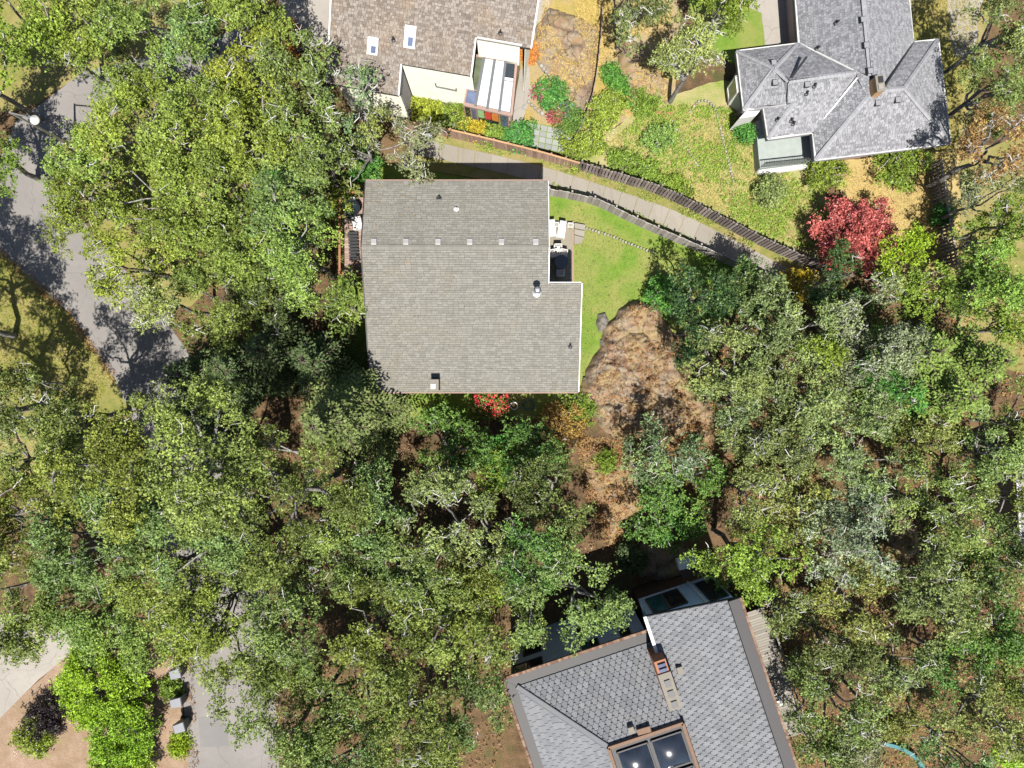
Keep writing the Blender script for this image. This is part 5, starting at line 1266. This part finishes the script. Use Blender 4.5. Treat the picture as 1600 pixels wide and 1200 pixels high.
leafy('lime green tree south of the red maple', 1418, 418, 46, 6, 'lime'); leafy('lime green tree overlapping the thicket, south of the first lime tree', 1440, 455, 46, 6, 'lg')
conifer('soft green cedar right of the lichen oak', 1480, 555, 9, 2.9, 'soft', full=.6)
conifer('soft green cedar below the first cedar', 1530, 625, 9, 2.8, 'soft', full=.6)
conifer('dark green cedar at the right edge', 1580, 560, 8, 2.4, 'soft', full=.6)
leafy('dark tree below the golden grass by the trellis fence', 1510, 450, 48, 6.5, 'gr')
leafy('half shaded tree at the right edge, level with the maple', 1570, 430, 56, 7.5, 'lg')
shrub('round bright green bush at the trellis fence', 1470, 336, 13, 1.2, 'em')
oak('grey half bare oak right of the hipped house', 1555, 240, 66, 8, 'brown', twig=1.1, gapiness=.5)
oak('grey oak beside the trellis fence', 1542, 310, 42, 7, 'grey', twig=1.0, gapiness=.5)
oak('green oak at the upper right edge', 1555, 140, 62, 8, 'og', twig=.5); oak('grey green oak in the top right corner', 1570, 45, 54, 8, 'os', twig=.7)
oak('yellow green oak at the right edge below the half bare oak', 1590, 340, 44, 7, 'lg', twig=.3)
# ---- right lower
oak('oak south of the cedars', 1440, 660, 58, 8, 'os', twig=.4); oak('dark oak in cedar shade at the right', 1520, 700, 52, 7.5, 'og', twig=.4)
oak('oak above the bare brown rock patch', 1350, 720, 56, 7.5, 'os', twig=.6)
oak('oak right of the bare brown rock patch', 1480, 790, 60, 8, 'og', twig=.7)
oak('oak in front of the pale metal roof', 1555, 770, 56, 8, 'og', twig=.5); oak('oak at the right edge under the pale metal roof', 1575, 890, 62, 8, 'og', twig=.4)
oak('pale grey lichen oak left of the brown rock patch', 1310, 845, 66, 8, 'grey', twig=1.0)
oak('yellow green oak beside the shadow of the two storey house', 1165, 865, 66, 8, 'lg', twig=.25, leaf=.12)
oak('sage oak above the yellow green oak', 1175, 775, 46, 7, 'os', twig=.7)
oak('oak with grey twigs below the lichen oak', 1255, 790, 46, 7, 'os', twig=.6)
oak('sage oak in the right lower thicket', 1445, 905, 70, 8.5, 'os', twig=.6)
oak('oak on the far right of the lower thicket', 1535, 985, 56, 8, 'gr', twig=.3)
oak('oak above the timber deck', 1290, 1000, 58, 7.5, 'os', twig=.6)
oak('oak overhanging the grey timber deck', 1295, 1095, 68, 8, 'og', twig=.6)
oak('grey green oak beside the brown slope', 1400, 1030, 52, 7, 'os', twig=.6)
oak('green tree in the shaded hollow right of the brown slope', 1485, 1030, 48, 6, 'gr', twig=.2)
oak('oak near the bottom right corner', 1545, 1110, 66, 8, 'os', twig=.5); oak('oak at the bottom edge right of the teal strip', 1490, 1165, 50, 7, 'og', twig=.4)
oak('pale oak at the bottom edge left of the teal strip', 1335, 1185, 50, 7, 'grey', twig=.9)
leafy('small bright bush at the bottom right corner', 1590, 1180, 30, 4, 'lime'); leafy('leafy tree in the gap right of the sage oak', 1505, 890, 40, 6, 'gr')
shrub('yellowing bush right of the two storey roof', 1180, 985, 26, 1.8, 'brown'); shrub('rusty bush beside the east roof edge', 1195, 950, 30, 1.5, 'rust')
oak('oak between sage oak and far right oak', 1500, 950, 46, 7.5, 'os', twig=.5)
oak('oak under the cedars at the right edge', 1590, 660, 46, 7.5, 'og', twig=.3)
oak('small oak between the lichen oak and the brown rock', 1390, 800, 30, 6, 'os', twig=.6)
oak('oak below the pale grey lichen oak', 1330, 930, 56, 7.5, 'os', twig=.5)
oak('oak at the right edge in the lower thicket', 1595, 1040, 44, 7.5, 'og', twig=.3)
oak('oak between the timber deck and the brown slope', 1370, 1110, 44, 7, 'os', twig=.6)
oak('thin oak over the rusty bush', 1225, 940, 40, 6.5, 'os', twig=.6, gapiness=.4)
oak('oak at the bottom edge beside the timber deck', 1285, 1175, 46, 7.5, 'og', twig=.6)
leafy('yellow green tree right of the trellis fence', 1532, 380, 40, 6, 'lg', gapiness=.3)
# ---- top middle and top right plants
oak('grey lichen oak on the mossy slope left of the hipped house', 1080, 100, 58, 6.5, 'os', twig=1.4, gapiness=.3)
oak('grey lichen oak at the top edge above the mossy slope', 985, 5, 52, 6.5, 'os', twig=.9); oak('green oak at the top edge left of the hipped house', 1120, 25, 40, 6, 'lg', twig=.3)
shrub('bright yellow groundcover shrub left of the sunroom', 668, 172, 26, .9, 'yel'); shrub('bright yellow groundcover shrub in front of the sunroom', 712, 184, 30, .9, 'yel'); shrub('golden shrub at the foot of the sunroom', 742, 194, 20, .8, 'gold')
shrub('green bush right of the stained glass panes', 812, 212, 22, 1.1, 'em'); shrub('weedy green bush along the reddish fence', 775, 206, 22, .8, 'lg')
shrub('long lime hedge with white flowers beside the paved square', 932, 198, 34, 1.1, 'yel', ex=.72, rot=-.25); shrub('lime hedge foot at the end of the reddish fence', 902, 236, 26, .9, 'yel')
shrub('lime hedge top beside the dark fence', 950, 165, 24, 1.0, 'yel')
shrub('green flower bed bush above the paved square', 862, 150, 26, .8, 'em'); shrub('leafy bush with red blooms by the dark fence', 888, 185, 22, .8, 'gr'); shrub('blue grey lavender cushion in the flower bed', 886, 174, 11, .6, 'blue'); shrub('bright lime cushion on the mossy rock', 906, 88, 14, .35, 'lime')
shrub('orange groundcover strip beside the sunroom', 825, 82, 14, .6, 'orange'); shrub('red flowering cushion in the flower bed', 872, 181, 9, .5, 'red', mat='redleaf'); shrub('red flowering tuft at the edge of the flower bed', 846, 146, 7, .4, 'red', mat='redleaf')
shrub('round green bush beside the grey terrace', 1164, 210, 13, .9, 'em'); shrub('grey green rosemary bush on the dry slope', 1203, 300, 24, 1.3, 'os'); shrub('small soft green bush on the dry slope', 1028, 218, 22, .9, 'soft')
shrub('yellow green bush below the grey terrace', 1290, 272, 32, 1.6, 'yel'); shrub('green bush under the south eave of the hipped house', 1402, 258, 40, 1.8, 'lg')
shrub('green creeper bed on the slope above the gapped fence', 990, 258, 34, .4, 'lg', ex=1.5, rot=-.4); shrub('green creeper strip between mossy humps', 962, 130, 24, .5, 'em', ex=.6, rot=.4); shrub('green creeper clump below the mossy hump', 1008, 160, 22, .4, 'lg'); shrub('creeper by the fence below the soft bush', 1050, 290, 22, .4, 'lg', ex=1.4, rot=-.4)
# ---- the red maple, hedge and front garden
mp = broadleaf('maple_tree', 'dome shaped crimson maple at the end of the footpath', 'maple', 1331, 371, 63, 3.9, 'red', mat='redleaf', leaf=.115, twig=.08, dens=2.3, clump=.72, low=True)
shrub('tall bright green hedge at the bottom left, rounded upper mass', 165, 1065, 74, 2.6, 'lime', dens=1.8); shrub('tall bright green hedge at the bottom left, lower mass', 193, 1140, 58, 2.6, 'lime', dens=1.8)
shrub('bright green hedge end at the bottom edge', 192, 1205, 54, 2.4, 'lime', dens=1.8)
shrub('dark purple bush beside the concrete driveway', 76, 1116, 30, 1.3, 'dkp'); shrub('pale green bush with white flowers below the purple bush', 55, 1148, 32, 1.0, 'lg')
shrub('low green weeds between the bins', 268, 1075, 14, .5, 'lg'); shrub('grass tuft below the lowest bin', 281, 1160, 16, .4, 'lime', ex=.7)

# ---------------------------------------------------------------- ground cover nobody could count
def scatter_pts(pts, n, rg):
    pp = px_poly(pts); xs = [p[0] for p in pp]; ys = [p[1] for p in pp]; out = []
    while len(out) < n:
        x, y = rg.uniform(min(xs), max(xs)), rg.uniform(min(ys), max(ys))
        if inside(pp, x, y): out.append((x, y))
    return np.array(out)
def zat(x, y):
    z = 0.01
    for pp, h, s_, sd in MOUNDS:
        if inside(pp, x, y): z = max(z, mound_z(pp, h, s_, sd, x, y))
    return z
def blades(name, label, cat, pts, n, L, W, col, lean=1.0, mat='blade', onrock=False, patch=0.0):
    SEED[0] += 1; rg = np.random.default_rng(SEED[0]); q = scatter_pts(pts, n, rg)
    if patch: keep = np.array([noise.noise((x * patch, y * patch, SEED[0])) > -.05 for x, y in q]); q = q[keep]
    n = len(q); z = np.array([zat(x, y) for x, y in q]) if onrock else np.full(n, .01)
    p = np.stack([q[:, 0], q[:, 1], z], 1); a = rg.uniform(0, 6.283, n); el = rg.uniform(.15, 1.0, n) * lean
    d = np.stack([np.cos(a) * np.cos(el), np.sin(a) * np.cos(el), np.sin(el)], 1); s_ = np.stack([-np.sin(a), np.cos(a), np.zeros(n)], 1); l_ = L * rg.uniform(.5, 1.4, (n, 1))
    co = np.stack([p - s_ * W, p + s_ * W, p + d * l_], 1).reshape(-1, 3)
    me = np_mesh(name, co, np.arange(n * 3).reshape(-1, 3), M[mat], np.repeat(np.clip(rg.normal(.5, .25, n), 0, 1), 3))
    o = link(name, me); o.color = (*(COL[col] if isinstance(col, str) else col), 1); return tag(o, label, cat, kind='stuff')
def weeds(name, label, pts, n, L, col, onrock=False, patch=.5, thr=0.0):
    SEED[0] += 1; rg = np.random.default_rng(SEED[0]); q = scatter_pts(pts, n, rg)
    if patch: q = q[np.array([noise.noise((x * patch, y * patch, SEED[0])) + .5 * noise.noise((x * 2.1, y * 2.1, 3)) + rg.normal(0, .16) > thr for x, y in q])]
    n = len(q); z = np.array([zat(x, y) for x, y in q]) if onrock else np.full(n, .01); h = rg.uniform(.02, .2, n)
    co, f, t = rosettes(np.stack([q[:, 0], q[:, 1], z + h], 1), np.stack([rg.normal(0, .3, n), rg.normal(0, .3, n), np.ones(n)], 1), 4, L)
    co[:, 2] = np.maximum(co[:, 2], .012)
    o = link(name, np_mesh(name, co, f, M['leaf'], t)); o.color = (*(COL[col] if isinstance(col, str) else col), 1); return tag(o, label, 'weeds', kind='stuff')
LAWN_ = LAWN = [(862, 312), (930, 326), (985, 352), (1060, 390), (1120, 415), (1090, 455), (1010, 465), (940, 500), (920, 560), (910, 610), (905, 440), (897, 440), (897, 385), (862, 345)]
weeds('leaf_litter', 'brown leaf drift along the west kerb of the road', [(-10, 380), (0, 384), (112, 484), (186, 588), (176, 596), (104, 496), (-10, 398)], 900, .07, 'rust', False, .8, -.1)
weeds('leaf_litter', 'scattered brown leaves on the lower road by the bins', [(284, 1020), (300, 1020), (312, 1200), (296, 1200)], 350, .07, 'rust', False, .8, -.1)
weeds('leaf_litter', 'fallen leaves scattered over the green lawn', LAWN_, 160, .06, 'brown', False, 0)
blades('grass', 'short mown grass of the green lawn', 'grass', LAWN, 6000, .09, .012, (.12, .215, .028), .8)
SLOPE = [(945, 225), (1010, 175), (1060, 165), (1140, 170), (1230, 270), (1290, 330), (1290, 400), (1180, 360), (1080, 310), (985, 270)]
blades('dry_grass', 'long straw coloured grass on the terraced slope', 'grass', SLOPE, 16000, .28, .016, (.36, .31, .12), .7)
weeds('weeds', 'patchy green weeds on the terraced slope', SLOPE, 10000, .10, (.17, .26, .035), patch=.45, thr=.03)
blades('dry_grass', 'golden dry grass of the lawn beside the trellis fence', 'grass', [(1300, 265), (1455, 255), (1472, 420), (1425, 420), (1340, 320)], 15000, .13, .013, (.46, .35, .15), .8)
blades('dry_grass', 'yellow grass under trees beside the hipped house', 'grass', [(1430, -10), (1530, -10), (1510, 150), (1490, 250), (1430, 250)], 6000, .2, .014, (.30, .26, .06), .8)
MOSS = [(850, 0), (1050, 0), (1045, 165), (985, 185), (930, 160), (905, 200), (840, 150), (830, 90)]
blades('dry_grass', 'golden tufts of moss and grass on the rocky slope', 'grass', MOSS, 16000, .16, .016, (.42, .31, .11), .7, onrock=True, patch=.5)
OUT = [(1000, 470), (1050, 520), (1060, 580), (1110, 640), (1105, 690), (960, 685), (915, 620), (940, 545), (965, 490)]
blades('dry_grass', 'dry golden tufts on the lawn outcrop', 'grass', OUT, 5000, .13, .014, (.36, .27, .13), .7, onrock=True, patch=.7)
weeds('leaf_litter', 'brown fallen oak leaves on the outcrop and ledges', OUT + [], 2600, .09, 'rust', True, .8, .0)
LED = [(900, 680), (1000, 690), (1110, 700), (1110, 760), (1010, 840), (960, 870), (920, 800)]
blades('dry_grass', 'dry brown grass on the ledge south of the outcrop', 'grass', LED, 7000, .2, .016, (.36, .23, .10), .7, onrock=True)
weeds('leaf_litter', 'rust brown fallen leaves on the ledge south of the outcrop', LED, 3000, .10, 'rust', True, .6, -.05)
weeds('weeds', 'green weeds along both edges of the footpath', [(700, 205), (860, 252), (985, 288), (1100, 338), (1180, 378), (1175, 388), (1090, 345), (970, 299), (860, 263), (700, 224)], 2200, .08, (.20, .25, .05), patch=.9, thr=.1)
weeds('weeds', 'green weeds in the gap north of the lawn fence', [(862, 292), (985, 335), (1100, 388), (1100, 382), (985, 328), (862, 287)], 500, .08, 'lg', patch=.9)
VERGE = [(0, 400), (105, 495), (175, 590), (150, 640), (0, 640)]
blades('grass', 'uneven green and gold grass on the shaded verge by the road', 'grass', VERGE, 9000, .16, .014, (.23, .24, .04), .8)
weeds('undergrowth', 'low green undergrowth beneath the western oaks', [(80, 270), (520, 60), (560, 280), (540, 640), (300, 560), (240, 470)], 4000, .14, 'gr', patch=.35, thr=.0)
weeds('undergrowth', 'low green undergrowth beneath the eastern thicket', [(1060, 470), (1560, 430), (1600, 900), (1600, 1200), (1260, 1200), (1180, 930), (1120, 700)], 6000, .14, 'gr', patch=.3, thr=.02)
weeds('leaf_litter', 'brown leaf litter between the eastern oaks', [(1060, 470), (1600, 500), (1600, 1200), (1250, 1200), (1160, 920), (1120, 700)], 7000, .11, (.27, .135, .065), False, .3, -.15)
blades('dry_grass', 'dry brown grass between the eastern oaks', 'grass', [(1120, 700), (1600, 700), (1600, 1200), (1250, 1200), (1160, 920)], 16000, .26, .016, (.36, .24, .10), .7, patch=.3)
weeds('leaf_litter', 'brown leaf litter beneath the southern oaks', [(450, 700), (900, 680), (960, 870), (800, 1000), (780, 1200), (420, 1200)], 5000, .11, (.20, .115, .06), False, .3, -.1)
def dots(name, label, cat, pts, n, z, size, col):
    SEED[0] += 1; rg = np.random.default_rng(SEED[0]); q = scatter_pts(pts, n, rg)
    co, f, t = rosettes(np.stack([q[:, 0], q[:, 1], z + rg.uniform(-.2, .12, n)], 1), np.tile([[0, 0, 1.0]], (n, 1)), 5, size, .2)
    o = link(name, np_mesh(name, co, f, M['petal'], t)); o.color = (*col, 1); tag(o, label, cat, kind='stuff')
dots('blossoms', 'white flowers dotted over the lime hedge', 'flowers', [(912, 165), (962, 150), (962, 235), (905, 240)], 110, .95, .035, (.62, .64, .45))
dots('blossoms', 'white flowers on the pale bush by the driveway', 'flowers', [(30, 1130), (85, 1120), (85, 1170), (35, 1180)], 90, .9, .035, (.6, .58, .55))
dots('blossoms', 'bright red flower heads over the red flowering bush', 'flowers', [(740, 616), (794, 616), (798, 638), (775, 652), (745, 632)], 170, 1.3, .075, (.62, .035, .06))

rg = np.random.default_rng(5); n = 420; xs_ = XW + np.abs(rg.normal(0, 2.2, n)); ys_ = rg.uniform(YS + .1, YN - .1, n); ok = (xs_ < XE - .1)
xs_, ys_ = xs_[ok], ys_[ok]; zz_ = np.array([zs(y) if y < YR else zn(y) for y in ys_]) + .03
co, f, t = rosettes(np.stack([xs_, ys_, zz_], 1), np.tile([[0, .2, 1.0]], (len(xs_), 1)), 2, .06, .4)
co[:, 2] = np.maximum(co[:, 2], np.repeat(zz_, 6) - .005)
o = link('leaf_litter', np_mesh('leaf_litter', co, f, M['leaf'], t)); o.color = (*COL['brown'], 1); tag(o, 'brown leaf litter blown over the west side of the taupe roof', 'leaves', kind='stuff')
